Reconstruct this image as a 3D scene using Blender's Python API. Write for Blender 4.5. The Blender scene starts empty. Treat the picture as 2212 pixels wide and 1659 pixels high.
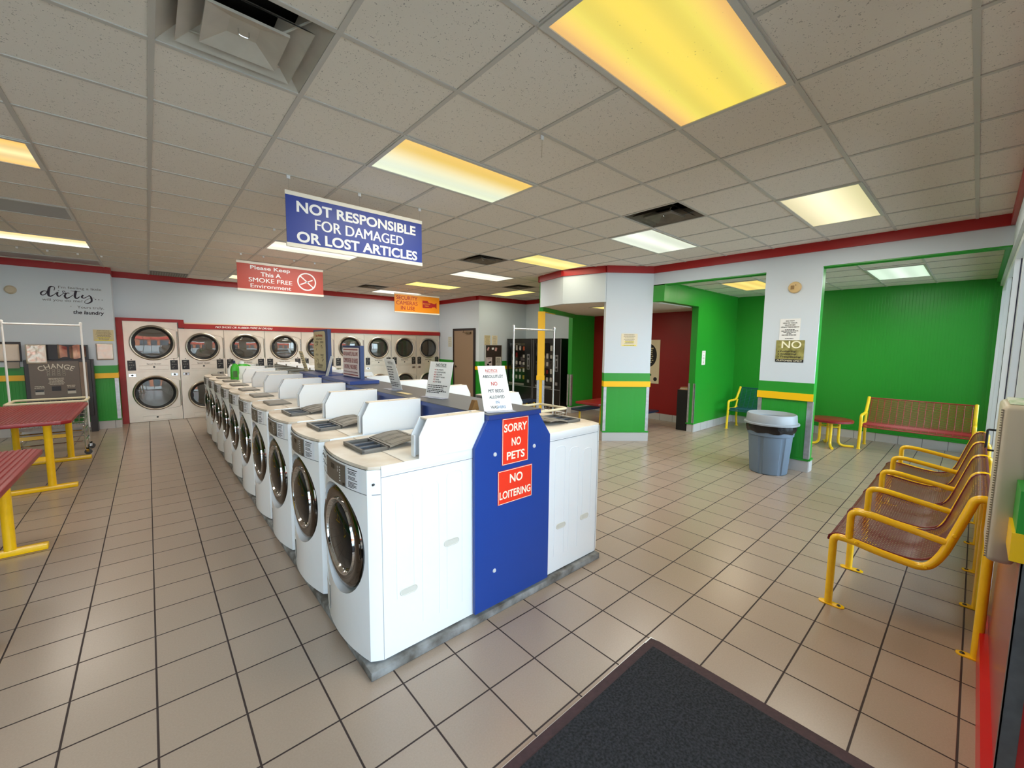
import bpy, bmesh, math, random
from mathutils import Vector, Matrix
C = bpy.context.scene.collection
SC = bpy.context.scene
PI = math.pi
random.seed(7)

# ------------------------------------------------------------------ camera
H = 1.631
def cam_axes(yaw, pitch, roll):
    f = Vector((math.sin(yaw)*math.cos(pitch), math.cos(yaw)*math.cos(pitch), -math.sin(pitch)))
    r = Vector((math.cos(yaw), -math.sin(yaw), 0)); d = f.cross(r)
    c, s = math.cos(roll), math.sin(roll)
    return c*r + s*d, -s*r + c*d, f
cr, cd, cf = cam_axes(0.72481, 0.09372, -0.01083)
cam = bpy.data.cameras.new('camera'); cam_o = bpy.data.objects.new('camera', cam); C.objects.link(cam_o)
cam_o.matrix_world = Matrix(((cr.x, -cd.x, -cf.x, 0), (cr.y, -cd.y, -cf.y, 0), (cr.z, -cd.z, -cf.z, H), (0, 0, 0, 1)))
cam.sensor_fit = 'HORIZONTAL'; cam.sensor_width = 36; cam.lens = 36*886.3/2212
cam.clip_start = 0.02; cam.clip_end = 200
SC.camera = cam_o

# ------------------------------------------------------------------ view, sky, sun
SC.view_settings.view_transform = 'Standard'; SC.view_settings.look = 'None'
SC.view_settings.gamma = 1; SC.view_settings.use_curve_mapping = False
SC.view_settings.exposure = 0.32
SC.cycles.max_bounces = 8; SC.cycles.diffuse_bounces = 5; SC.cycles.glossy_bounces = 4
SC.cycles.transparent_max_bounces = 10; SC.cycles.caustics_reflective = False; SC.cycles.caustics_refractive = False
SC.cycles.use_denoising = True; SC.cycles.sample_clamp_indirect = 6
SKY = 8.5
w = bpy.data.worlds.new('sky'); SC.world = w; w.use_nodes = True
nt = w.node_tree; nt.nodes.clear()
wo = nt.nodes.new('ShaderNodeOutputWorld'); bg = nt.nodes.new('ShaderNodeBackground')
tc = nt.nodes.new('ShaderNodeTexCoord'); sp = nt.nodes.new('ShaderNodeSeparateXYZ'); rp = nt.nodes.new('ShaderNodeValToRGB')
nt.links.new(tc.outputs['Generated'], sp.inputs[0]); nt.links.new(sp.outputs['Z'], rp.inputs[0])
rp.color_ramp.elements[0].color = (0.80, 0.91, 1.0, 1); rp.color_ramp.elements[1].color = (0.50, 0.70, 1.0, 1)
nt.links.new(rp.outputs[0], bg.inputs[0]); bg.inputs[1].default_value = SKY; nt.links.new(bg.outputs[0], wo.inputs[0])
sun = bpy.data.lights.new('sun', 'SUN'); sun.energy = 22.0; sun.angle = 0.01; sun.color = (1.0, 0.95, 0.86)
sun_o = bpy.data.objects.new('sun', sun); C.objects.link(sun_o)
sun_o.rotation_euler = Vector((0.35, -0.62, -0.75)).to_track_quat('-Z', 'Y').to_euler()
def portal(name, x0, x1, z0, z1, y):
    l = bpy.data.lights.new(name, 'AREA'); l.shape = 'RECTANGLE'; l.size = x1-x0; l.size_y = z1-z0
    l.cycles.is_portal = True
    o = bpy.data.objects.new(name, l); C.objects.link(o); o.location = ((x0+x1)/2, y, (z0+z1)/2)
    o.rotation_euler = (PI/2, 0, 0)
portal('daylight_portal', -3.6, 2.1, 0.05, 2.6, -0.34)
portal('daylight_portal', 3.43, 9.65, 0.05, 2.6, -0.26)

# ------------------------------------------------------------------ materials
def lin(c): return tuple(((v/255)/12.92 if v/255 <= 0.04045 else ((v/255+0.055)/1.055)**2.4) for v in c)
_m = {}
def mat(name, col, rough=0.5, metal=0.0, var=0.0, vscale=8.0, bump=0.0, bscale=60.0, spec=0.5, col2=None, coat=0.0):
    if name in _m: return _m[name]
    m = bpy.data.materials.new(name); m.use_nodes = True; n = m.node_tree; p = n.nodes['Principled BSDF']
    c = lin(col); p.inputs['Base Color'].default_value = (*c, 1); p.inputs['Roughness'].default_value = rough
    p.inputs['Metallic'].default_value = metal; p.inputs['Specular IOR Level'].default_value = spec
    p.inputs['Coat Weight'].default_value = coat
    t = n.nodes.new('ShaderNodeTexCoord')
    if var or col2:
        z = n.nodes.new('ShaderNodeTexNoise'); z.inputs['Scale'].default_value = vscale; z.inputs['Detail'].default_value = 5
        n.links.new(t.outputs['Object'], z.inputs['Vector'])
        r = n.nodes.new('ShaderNodeValToRGB'); r.color_ramp.elements[0].position = 0.35; r.color_ramp.elements[1].position = 0.68
        a = lin(col2) if col2 else tuple(v*(1-var) for v in c)
        r.color_ramp.elements[0].color = (*a, 1); r.color_ramp.elements[1].color = (*c, 1)
        n.links.new(z.outputs[0], r.inputs[0]); n.links.new(r.outputs[0], p.inputs['Base Color'])
    if bump:
        z = n.nodes.new('ShaderNodeTexNoise'); z.inputs['Scale'].default_value = bscale; z.inputs['Detail'].default_value = 3
        n.links.new(t.outputs['Object'], z.inputs['Vector'])
        b = n.nodes.new('ShaderNodeBump'); b.inputs['Strength'].default_value = bump; b.inputs['Distance'].default_value = 0.003
        n.links.new(z.outputs[0], b.inputs['Height']); n.links.new(b.outputs[0], p.inputs['Normal'])
    _m[name] = m; return m
def math_node(n, op, a, b=None):
    k = n.nodes.new('ShaderNodeMath'); k.operation = op
    for i, v in enumerate((a, b)):
        if v is None: continue
        if isinstance(v, (int, float)): k.inputs[i].default_value = v
        else: n.links.new(v, k.inputs[i])
    return k.outputs[0]
def emit(name, cols, strength, axis='Y', tubes=3, period=0.61, spots=False):
    """A lit lamp lens: brighter over its tubes, the colours of its old and new tubes side by side."""
    m = bpy.data.materials.new(name); m.use_nodes = True; n = m.node_tree; p = n.nodes['Principled BSDF']
    t = n.nodes.new('ShaderNodeTexCoord'); s = n.nodes.new('ShaderNodeSeparateXYZ'); n.links.new(t.outputs['Object'], s.inputs[0])
    v = math_node(n, 'DIVIDE', s.outputs[axis], period)
    v = math_node(n, 'ADD', v, 0.5)
    r = n.nodes.new('ShaderNodeValToRGB'); e = r.color_ramp.elements
    e[0].color = (*lin(cols[0]), 1); e[0].position = 0.08; e[1].color = (*lin(cols[-1]), 1); e[1].position = 0.92
    for i, c in enumerate(cols[1:-1]):
        k = e.new((i+1)/(len(cols)-1)); k.color = (*lin(c), 1)
    n.links.new(v, r.inputs[0])
    wv = math_node(n, 'COSINE', math_node(n, 'MULTIPLY', math_node(n, 'SUBTRACT', v, 0.5), 2*PI*tubes*0.92))
    st = math_node(n, 'MULTIPLY', math_node(n, 'ADD', math_node(n, 'MULTIPLY', wv, 0.10 if tubes > 1 else 0.2), 0.90), strength)
    if spots:
        vo = n.nodes.new('ShaderNodeTexVoronoi'); vo.inputs['Scale'].default_value = 34; n.links.new(t.outputs['Object'], vo.inputs['Vector'])
        nz = n.nodes.new('ShaderNodeTexNoise'); nz.inputs['Scale'].default_value = 5; n.links.new(t.outputs['Object'], nz.inputs['Vector'])
        d = math_node(n, 'LESS_THAN', vo.outputs['Distance'], math_node(n, 'MULTIPLY', math_node(n, 'SUBTRACT', nz.outputs[0], 0.42), 0.55))
        st = math_node(n, 'MULTIPLY', st, math_node(n, 'SUBTRACT', 1.0, math_node(n, 'MULTIPLY', d, 0.35)))
    p.inputs['Base Color'].default_value = (0.1, 0.1, 0.09, 1); p.inputs['Roughness'].default_value = 0.3
    n.links.new(r.outputs[0], p.inputs['Emission Color']); n.links.new(st, p.inputs['Emission Strength'])
    wb = n.nodes.new('ShaderNodeTexChecker'); wb.inputs['Scale'].default_value = 110; n.links.new(t.outputs['Object'], wb.inputs['Vector'])
    b = n.nodes.new('ShaderNodeBump'); b.inputs['Strength'].default_value = 0.3; b.inputs['Distance'].default_value = 0.002
    n.links.new(wb.outputs['Fac'], b.inputs['Height']); n.links.new(b.outputs[0], p.inputs['Normal'])
    return m
def grid_mat(name, col, grout, T, ox, oy, gw, rough=0.3, speck=0.12):
    m = bpy.data.materials.new(name); m.use_nodes = True; n = m.node_tree; p = n.nodes['Principled BSDF']
    t = n.nodes.new('ShaderNodeTexCoord'); s = n.nodes.new('ShaderNodeSeparateXYZ'); n.links.new(t.outputs['Object'], s.inputs[0])
    near = []; cells = []
    for ax, o in (('X', ox), ('Y', oy)):
        q = math_node(n, 'DIVIDE', math_node(n, 'SUBTRACT', s.outputs[ax], o), T)
        cells.append(math_node(n, 'FLOOR', q))
        fr = math_node(n, 'FRACT', math_node(n, 'ADD', q, 0.5))
        near.append(math_node(n, 'ABSOLUTE', math_node(n, 'SUBTRACT', fr, 0.5)))
    d = math_node(n, 'MINIMUM', near[0], near[1])
    mk = n.nodes.new('ShaderNodeMapRange'); mk.inputs['From Min'].default_value = gw/2/T*0.75; mk.inputs['From Max'].default_value = gw/2/T*1.15
    n.links.new(d, mk.inputs['Value'])
    cv = n.nodes.new('ShaderNodeCombineXYZ'); n.links.new(cells[0], cv.inputs[0]); n.links.new(cells[1], cv.inputs[1])
    wn = n.nodes.new('ShaderNodeTexWhiteNoise'); n.links.new(cv.outputs[0], wn.inputs['Vector'])
    nz = n.nodes.new('ShaderNodeTexNoise'); nz.inputs['Scale'].default_value = 140; nz.inputs['Detail'].default_value = 4; n.links.new(t.outputs['Object'], nz.inputs['Vector'])
    nb = n.nodes.new('ShaderNodeTexNoise'); nb.inputs['Scale'].default_value = 0.9; nb.inputs['Detail'].default_value = 1; n.links.new(t.outputs['Object'], nb.inputs['Vector'])
    f = math_node(n, 'ADD', math_node(n, 'MULTIPLY', wn.outputs['Value'], 0.07), math_node(n, 'MULTIPLY', nz.outputs[0], speck*2))
    f = math_node(n, 'ADD', f, math_node(n, 'MULTIPLY', nb.outputs[0], 0.10))
    f = math_node(n, 'ADD', f, 1-0.035-speck-0.05)
    bc = n.nodes.new('ShaderNodeMix'); bc.data_type = 'RGBA'; bc.blend_type = 'MULTIPLY'; bc.inputs[0].default_value = 1
    bc.inputs[6].default_value = (*lin(col), 1)
    cc = n.nodes.new('ShaderNodeCombineXYZ')
    for i in range(3): n.links.new(f, cc.inputs[i])
    n.links.new(cc.outputs[0], bc.inputs[7])
    mx = n.nodes.new('ShaderNodeMix'); mx.data_type = 'RGBA'; mx.inputs[6].default_value = (*lin(grout), 1)
    n.links.new(mk.outputs[0], mx.inputs[0]); n.links.new(bc.outputs[2], mx.inputs[7]); n.links.new(mx.outputs[2], p.inputs['Base Color'])
    rr = math_node(n, 'ADD', math_node(n, 'MULTIPLY', math_node(n, 'SUBTRACT', 1.0, mk.outputs[0]), 0.5), rough)
    n.links.new(rr, p.inputs['Roughness'])
    b = n.nodes.new('ShaderNodeBump'); b.inputs['Strength'].default_value = 0.5; b.inputs['Distance'].default_value = 0.002
    n.links.new(mk.outputs[0], b.inputs['Height']); n.links.new(b.outputs[0], p.inputs['Normal'])
    return m
def ceiling_mat(name, col, seed=0.0):
    m = bpy.data.materials.new(name); m.use_nodes = True; n = m.node_tree; p = n.nodes['Principled BSDF']
    t = n.nodes.new('ShaderNodeTexCoord')
    v = n.nodes.new('ShaderNodeTexVoronoi'); v.inputs['Scale'].default_value = 105; v.inputs['Randomness'].default_value = 1
    nz = n.nodes.new('ShaderNodeTexNoise'); nz.inputs['Scale'].default_value = 45; nz.inputs['Detail'].default_value = 3
    n2 = n.nodes.new('ShaderNodeTexNoise'); n2.inputs['Scale'].default_value = 240; n2.inputs['Detail'].default_value = 2
    for q in (v, nz, n2): n.links.new(t.outputs['Object'], q.inputs['Vector'])
    hole = math_node(n, 'LESS_THAN', v.outputs['Distance'], math_node(n, 'MULTIPLY', math_node(n, 'SUBTRACT', nz.outputs[0], 0.40), 1.3))
    mx = n.nodes.new('ShaderNodeMix'); mx.data_type = 'RGBA'
    mx.inputs[6].default_value = (*lin(col), 1); mx.inputs[7].default_value = (*tuple(x*0.42 for x in lin(col)), 1)
    n.links.new(math_node(n, 'MULTIPLY', hole, 0.75), mx.inputs[0]); n.links.new(mx.outputs[2], p.inputs['Base Color'])
    p.inputs['Roughness'].default_value = 0.95; p.inputs['Specular IOR Level'].default_value = 0.1
    b = n.nodes.new('ShaderNodeBump'); b.inputs['Strength'].default_value = 0.35; b.inputs['Distance'].default_value = 0.003
    n.links.new(n2.outputs[0], b.inputs['Height']); n.links.new(b.outputs[0], p.inputs['Normal'])
    return m
def bead_mat(name, col, period=0.042, rough=0.38, depth=0.22):
    m = bpy.data.materials.new(name); m.use_nodes = True; n = m.node_tree; p = n.nodes['Principled BSDF']
    t = n.nodes.new('ShaderNodeTexCoord'); s = n.nodes.new('ShaderNodeSeparateXYZ'); n.links.new(t.outputs['Object'], s.inputs[0])
    a = math_node(n, 'FRACT', math_node(n, 'DIVIDE', math_node(n, 'ADD', s.outputs[0], s.outputs[1]), period))
    g = n.nodes.new('ShaderNodeMapRange'); g.inputs['From Min'].default_value = 0.02; g.inputs['From Max'].default_value = 0.14
    n.links.new(math_node(n, 'ABSOLUTE', math_node(n, 'SUBTRACT', a, 0.5)), g.inputs['Value'])
    p.inputs['Base Color'].default_value = (*lin(col), 1); p.inputs['Roughness'].default_value = rough
    b = n.nodes.new('ShaderNodeBump'); b.inputs['Strength'].default_value = depth; b.inputs['Distance'].default_value = 0.004
    n.links.new(g.outputs[0], b.inputs['Height']); n.links.new(b.outputs[0], p.inputs['Normal'])
    return m
def line_mat(name, col, line, period=0.298, rough=0.3):
    m = bpy.data.materials.new(name); m.use_nodes = True; n = m.node_tree; p = n.nodes['Principled BSDF']
    t = n.nodes.new('ShaderNodeTexCoord'); s = n.nodes.new('ShaderNodeSeparateXYZ'); n.links.new(t.outputs['Object'], s.inputs[0])
    a = math_node(n, 'FRACT', math_node(n, 'DIVIDE', math_node(n, 'ADD', s.outputs[0], s.outputs[1]), period))
    mx = n.nodes.new('ShaderNodeMix'); mx.data_type = 'RGBA'; mx.inputs[6].default_value = (*lin(col), 1); mx.inputs[7].default_value = (*lin(line), 1)
    n.links.new(math_node(n, 'LESS_THAN', a, 0.025), mx.inputs[0]); n.links.new(mx.outputs[2], p.inputs['Base Color'])
    p.inputs['Roughness'].default_value = rough
    return m
def glass_mat(name, tint=(0.9, 0.95, 0.95), ior=1.5):
    m = bpy.data.materials.new(name); m.use_nodes = True; n = m.node_tree; n.nodes.clear()
    o = n.nodes.new('ShaderNodeOutputMaterial'); x = n.nodes.new('ShaderNodeMixShader'); f = n.nodes.new('ShaderNodeFresnel')
    f.inputs[0].default_value = ior
    a = n.nodes.new('ShaderNodeBsdfTransparent'); a.inputs[0].default_value = (*tint, 1)
    g = n.nodes.new('ShaderNodeBsdfGlossy'); g.inputs['Roughness'].default_value = 0.02
    n.links.new(f.outputs[0], x.inputs[0]); n.links.new(a.outputs[0], x.inputs[1]); n.links.new(g.outputs[0], x.inputs[2]); n.links.new(x.outputs[0], o.inputs[0])
    return m

WHITE = mat('wall_white', (210, 220, 229), 0.6, bump=0.25, bscale=180)
GREEN = mat('green_paint', (36, 150, 42), 0.35)
BEAD = bead_mat('green_beadboard', (36, 150, 42))
REDP = mat('red_paint', (165, 16, 18), 0.4)
DRED = mat('dark_red_wall', (140, 8, 8), 0.45)
YEL = mat('yellow_paint', (255, 200, 10), 0.3)
TILEB = line_mat('base_tile', (190, 190, 190), (110, 110, 110))
CHROME = mat('chrome', (225, 225, 225), 0.12, 1.0)
STEEL = mat('brushed_steel', (190, 182, 168), 0.34, 1.0, var=0.12, vscale=5)
ALU = mat('aluminium', (196, 198, 200), 0.4, 0.9, var=0.2, vscale=22)
BLACK = mat('black_plastic', (14, 14, 15), 0.35)
DGREY = mat('dark_grey_plastic', (70, 70, 70), 0.4)
GREYP = mat('grey_plastic', (112, 106, 97), 0.45)
PAPER = mat('paper', (238, 238, 236), 0.7)
TAN = mat('tan_paper', (214, 200, 160), 0.7)
INK = mat('ink', (28, 26, 28), 0.7)
INKL = mat('grey_ink', (95, 95, 98), 0.7)
REDINK = mat('red_ink', (190, 40, 34), 0.7)
WENAM = mat('white_enamel', (238, 240, 242), 0.22, coat=0.3)

# ------------------------------------------------------------------ mesh helpers
class MB:
    def __init__(s): s.bm = bmesh.new(); s.mi = 0
    def _faces(s, vs, fs):
        v = [s.bm.verts.new(p) for p in vs]; out = []
        for f in fs:
            q = s.bm.faces.new([v[i] for i in f]); q.material_index = s.mi; out.append(q)
        return v, out
    def box(s, x0, x1, y0, y1, z0, z1, bev=0, seg=2):
        v, f = s._faces([(x, y, z) for z in (z0, z1) for y in (y0, y1) for x in (x0, x1)],
                        [(0, 2, 3, 1), (4, 5, 7, 6), (0, 1, 5, 4), (2, 6, 7, 3), (0, 4, 6, 2), (1, 3, 7, 5)])
        if bev:
            r = bmesh.ops.bevel(s.bm, geom=list({e for q in f for e in q.edges}), offset=bev, segments=seg, affect='EDGES', profile=0.5)
            for q in r['faces']: q.material_index = s.mi
        return s
    def prism(s, pts, axis, a0, a1, bev=0):
        def p3(p, a): return {'x': (a, p[0], p[1]), 'y': (p[0], a, p[1]), 'z': (p[0], p[1], a)}[axis]
        n = len(pts)
        v, f = s._faces([p3(p, a0) for p in pts]+[p3(p, a1) for p in pts],
                        [tuple(range(n))[::-1], tuple(range(n, 2*n))]+[(i, (i+1) % n, n+(i+1) % n, n+i) for i in range(n)])
        if bev:
            r = bmesh.ops.bevel(s.bm, geom=list({e for q in f for e in q.edges}), offset=bev, segments=2, affect='EDGES', profile=0.5)
            for q in r['faces']: q.material_index = s.mi
        return s
    def tube(s, pts, r, n=10, closed=False, cap=True):
        P = [Vector(p) for p in pts]; rings = []; N = len(P)
        t0 = (P[1]-P[0]).normalized(); up = Vector((0, 0, 1)) if abs(t0.z) < 0.9 else Vector((1, 0, 0))
        a = t0.cross(up).normalized()
        for i in range(N):
            if closed: t = (P[(i+1) % N]-P[i-1]).normalized()
            else: t = (P[min(i+1, N-1)]-P[max(i-1, 0)]).normalized()
            a = (a - t*a.dot(t)).normalized(); b = t.cross(a)
            rr = r[i] if isinstance(r, (list, tuple)) else r
            rings.append([s.bm.verts.new(P[i]+rr*(math.cos(2*PI*k/n)*a+math.sin(2*PI*k/n)*b)) for k in range(n)])
        for i in range(N if closed else N-1):
            A, B = rings[i], rings[(i+1) % N]
            for k in range(n):
                q = s.bm.faces.new((A[k], A[(k+1) % n], B[(k+1) % n], B[k])); q.material_index = s.mi
        if cap and not closed:
            for R_ in (rings[0][::-1], rings[-1]):
                q = s.bm.faces.new(R_); q.material_index = s.mi
        return s
    def cyl(s, a, b, r, n=14): return s.tube([a, b], r, n)
    def lathe(s, prof, c, axis=(0, 0, 1), n=32, x=None):
        ax = Vector(axis).normalized(); u = Vector(x) if x else (Vector((1, 0, 0)) if abs(ax.x) < 0.9 else Vector((0, 1, 0)))
        u = (u-ax*u.dot(ax)).normalized(); v = ax.cross(u); c = Vector(c); rings = []
        for r, h in prof:
            if r < 1e-6: rings.append([s.bm.verts.new(c+ax*h)])
            else: rings.append([s.bm.verts.new(c+ax*h+r*(math.cos(2*PI*k/n)*u+math.sin(2*PI*k/n)*v)) for k in range(n)])
        for A, B in zip(rings, rings[1:]):
            for k in range(n):
                k2 = (k+1) % n
                vs = [A[k % len(A)], A[k2 % len(A)], B[k2 % len(B)], B[k % len(B)]]
                vs = list(dict.fromkeys(vs))
                if len(vs) > 2:
                    q = s.bm.faces.new(vs); q.material_index = s.mi
        return s
    def quad(s, a, b, c, d):
        s._faces([a, b, c, d], [(0, 1, 2, 3)]); return s
    def sheet(s, rows, th=0.0):
        V = [[s.bm.verts.new(p) for p in r] for r in rows]
        for A, B in zip(V, V[1:]):
            for i in range(len(A)-1):
                q = s.bm.faces.new((A[i], A[i+1], B[i+1], B[i])); q.material_index = s.mi
        return s
    def xf(s, M): bmesh.ops.transform(s.bm, matrix=M, verts=s.bm.verts); return s
    def make(s, name, mats, parent=None, smooth=True, normals=True, ang=35):
        if normals: bmesh.ops.recalc_face_normals(s.bm, faces=s.bm.faces)
        me = bpy.data.meshes.new(name); s.bm.to_mesh(me); s.bm.free()
        for m in (mats if isinstance(mats, (list, tuple)) else [mats]): me.materials.append(m)
        if smooth:
            for p in me.polygons: p.use_smooth = True
            me.set_sharp_from_angle(angle=math.radians(ang))
        o = bpy.data.objects.new(name, me); C.objects.link(o)
        if parent: o.parent = parent
        return o
def tag(o, label, cat, group=None):
    o['label'] = label; o['category'] = cat
    if group: o['group'] = group
    return o
def thing(name, label, cat, loc=(0, 0, 0), rz=0, group=None):
    o = bpy.data.objects.new(name, None); C.objects.link(o); o.location = loc; o.rotation_euler = (0, 0, rz); o.empty_display_size = 0.1
    return tag(o, label, cat, group)
def struct(o): o['kind'] = 'structure'; return o
def kids(o): return [c for c in bpy.data.objects if c.parent == o]
def dup(root, loc, rz=None, label=None):
    def cp(o, par):
        c = o.copy(); C.objects.link(c)
        if par: c.parent = par
        for k in kids(o): cp(k, c)
        return c
    r = cp(root, None); r.location = loc
    if rz is not None: r.rotation_euler = (0, 0, rz)
    if label: r['label'] = label
    return r
def fillet(pts, rad, seg=5):
    P = [Vector(p) for p in pts]; out = [P[0]]
    for a, b, c in zip(P, P[1:], P[2:]):
        u = (a-b); v = (c-b); d = min(rad, u.length*0.49, v.length*0.49)
        p, q = b+u.normalized()*d, b+v.normalized()*d
        for i in range(seg+1):
            t = i/seg; out.append((1-t)**2*p+2*t*(1-t)*b+t*t*q)
    return out+[P[-1]]
def V3(f, x, y, z=0.0):
    o, r, u = f; n = Vector(r).cross(Vector(u)); return Vector(o)+Vector(r)*x+Vector(u)*y+n*z
def fr(o, r, u=(0, 0, 1)): return (Vector(o), Vector(r).normalized(), Vector(u).normalized())
def text_into(mb, s, f, cx, cy, w=None, h=0.05, bold=0.0, shear=0.0, off=0.0012, align='C', arc=None):
    if bold and any(c in s for c in 'MmWw'):
        for k, d in enumerate((-1, 0, 1)): text_into(mb, s, f, cx+d*bold*h*0.9, cy, w, h, 0.0, shear, off+0.00012*k, align, arc)
        return
    cu = bpy.data.curves.new('t', 'FONT'); cu.body = s; cu.size = 1; cu.offset = bold; cu.shear = shear; cu.resolution_u = 5
    ob = bpy.data.objects.new('t', cu); me = bpy.data.meshes.new_from_object(ob)
    if len(me.vertices):
        X = [v.co.x for v in me.vertices]; Y = [v.co.y for v in me.vertices]
        x0, x1 = min(X), max(X); y0, y1 = min(Y), max(Y); sy = h/(y1-y0); sx = sy if w is None else w/(x1-x0)
        ox = {'C': (x0+x1)/2, 'L': x0, 'R': x1}[align]
        vs = []
        for v in me.vertices:
            px, py = (v.co.x-ox)*sx+cx, (v.co.y-(y0+y1)/2)*sy+cy
            if arc:
                a = (px-arc[0])/arc[1]; rr = arc[1]+(py-cy); px = arc[0]+rr*math.sin(a); py = cy-arc[1]+rr*math.cos(a)
            vs.append(mb.bm.verts.new(V3(f, px, py, off)))
        for p in me.polygons:
            try: q = mb.bm.faces.new([vs[i] for i in p.vertices]); q.material_index = mb.mi
            except ValueError: pass
    bpy.data.meshes.remove(me); bpy.data.objects.remove(ob); bpy.data.curves.remove(cu)
def rect_into(mb, f, x0, x1, y0, y1, off=0.001):
    mb.quad(V3(f, x0, y0, off), V3(f, x1, y0, off), V3(f, x1, y1, off), V3(f, x0, y1, off))
def words_into(mb, f, x0, x1, y, h, rnd, off=0.001, cen=True):
    """A line of print too small to read: word-long strokes."""
    L = (x1-x0)*rnd.uniform(0.6, 1.0); x = (x0+x1)/2-L/2 if cen else x0; e = x+L
    while x < e-h:
        wl = min(rnd.uniform(1.5, 5)*h, e-x); rect_into(mb, f, x, x+wl, y-h/2, y+h/2, off); x += wl+h*0.6
def slab(name, f, w, h, th, m, parent=None):
    mb = MB(); P = [V3(f, x, y, z) for z in (-th, 0) for x, y in ((-w/2, -h/2), (w/2, -h/2), (w/2, h/2), (-w/2, h/2))]
    mb._faces(P, [(3, 2, 1, 0), (4, 5, 6, 7), (0, 1, 5, 4), (1, 2, 6, 5), (2, 3, 7, 6), (3, 0, 4, 7)])
    return mb.make(name, m, parent, smooth=False)
def notice(label, f, w, h, m=PAPER, lines=6, seed=1, hl=None, head=None, cat='notice', group=None, name='paper_notice', ink=None):
    o = tag(slab(name, f, w, h, 0.002, m), label, cat, group); r = random.Random(seed); mb = MB()
    top = h*0.40
    if head:
        for i, t in enumerate(head): text_into(mb, t, f, 0, top-h*0.05, None, min(h*0.09, 1.1*w/len(t)), bold=0.02); top -= h*0.14
    for i in range(lines): words_into(mb, f, -w*0.4, w*0.4, top-(top+h*0.42)*i/max(1, lines-1), h*0.028, r)
    mb.make('print', ink or INKL, o, smooth=False, normals=False)
    if hl:
        mb = MB()
        for y, ww in hl: rect_into(mb, f, -w*ww/2, w*ww/2, y*h-h*0.035, y*h+h*0.035, 0.0006)
        mb.make('highlighter_mark', mat('highlighter', (240, 225, 60), 0.7), o, smooth=False, normals=False)
    return o
FX = lambda y, z, x: fr((x, y, z), (0, -1, 0))      # frame on a face looking towards -X
FY = lambda x, z, y: fr((x, y, z), (1, 0, 0))       # frame on a face looking towards -Y

# ------------------------------------------------------------------ room shell
ZC = 2.973; ZA = 2.72; ZK = 2.385
GX, GY, G = 0.08471, 2.54466, 0.6096
FLOOR = grid_mat('floor_tile', (166, 147, 130), (52, 38, 34), 0.29724, -0.05495, 3.19875, 0.0085, rough=0.27)
mb = MB(); mb.box(-3.8, 9.9, -0.32, 11.4, -0.1, 0); struct(mb.make('floor', FLOOR, smooth=False))
CEIL = ceiling_mat('ceiling_tile', (232, 226, 216)); CEILB = mat('ceiling_bar', (196, 193, 186), 0.5)
VENTS = [(0, -1), (6, -1), (6, 4), (6, 11), (10, 7)]
mb = MB(); gx = [-3.8]+[GX+G*k for k in range(-6, 17)]+[9.9]; gy = [-0.32]+[GY+G*j for j in range(-4, 15)]+[11.4]
hole = {(round(GX+G*k, 3), round(GY+G*j, 3)) for k, j in VENTS}
for xa, xb in zip(gx, gx[1:]):
    for ya, yb in zip(gy, gy[1:]):
        if (round(xa, 3), round(ya, 3)) not in hole and xb > xa and yb > ya: mb.quad((xa, ya, ZC), (xa, yb, ZC), (xb, yb, ZC), (xb, ya, ZC))
bmesh.ops.remove_doubles(mb.bm, verts=mb.bm.verts, dist=1e-5); struct(mb.make('ceiling', CEIL, smooth=False, normals=False))
struct(MB().box(-3.8, 9.9, -0.32, 11.4, 3.30, 3.36).make('ceiling_sun_block', mat('sun_block_grey', (110, 108, 104), 0.9), smooth=False))  # unseen slab added above the ceiling so no sun falls through the vent holes
def bars(xs, ys, x0, x1, y0, y1, z):
    mb = MB()
    for x in xs: mb.box(x-0.012, x+0.012, y0, y1, z-0.006, z+0.001)
    for y in ys: mb.box(x0, x1, y-0.012, y+0.012, z-0.0055, z+0.001)
    return mb
mb = bars([GX+G*k for k in range(-6, 11)], [GY+G*j for j in range(-4, 14)], -3.6, 6.44, -0.15, 11.18, ZC)
for k in (11, 12, 13): mb.box(GX+G*k-0.012, GX+G*k+0.012, 6.5, 9.1, ZC-0.006, ZC+0.001)
for j in range(7, 11): mb.box(6.44, 8.6, GY+G*j-0.012, GY+G*j+0.012, ZC-0.0055, ZC+0.001)
struct(mb.make('trim_1', CEILB, smooth=False))
mb = MB(); mb.box(6.57, 9.65, -0.15, 3.53, ZA, ZA+0.04); struct(mb.make('ceiling_alcove', CEIL, smooth=False))
mb = bars([6.72+G*k for k in range(0, 5)], [0.52+1.22*j-1.22 for j in range(1, 4)]+[0.52+0.61, 2.39], 6.57, 9.65, -0.15, 3.53, ZA); struct(mb.make('trim_2', CEILB, smooth=False))

STD = [(0, 0.15, 0, 0.012), (0.15, 0.172, 1, 0.02), (0.172, 0.945, 2, 0), (0.945, 1.04, 3, 0.022), (1.04, 1.18, 1, 0.006), (1.18, 2.86, 4, 0), (2.86, ZC, 5, 0.03)]
SM = [TILEB, GREEN, BEAD, YEL, WHITE, REDP, DRED]
def run(mb, p0, p1, nrm, bands, th=0.12):
    p0, p1, n = Vector((*p0, 0)), Vector((*p1, 0)), Vector((*nrm, 0)).normalized()
    d = (p1-p0).normalized()
    for z0, z1, mi, out in bands:
        mb.mi = mi; e = d*out*0.4
        a, b = p0+n*out-e, p1+n*out+e; c, q = p1-n*th, p0-n*th
        P = [Vector((v.x, v.y, z)) for z in (z0, z1) for v in (a, b, c, q)]
        mb._faces(P, [(3, 2, 1, 0), (4, 5, 6, 7), (0, 1, 5, 4), (1, 2, 6, 5), (2, 3, 7, 6), (3, 0, 4, 7)])
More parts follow.
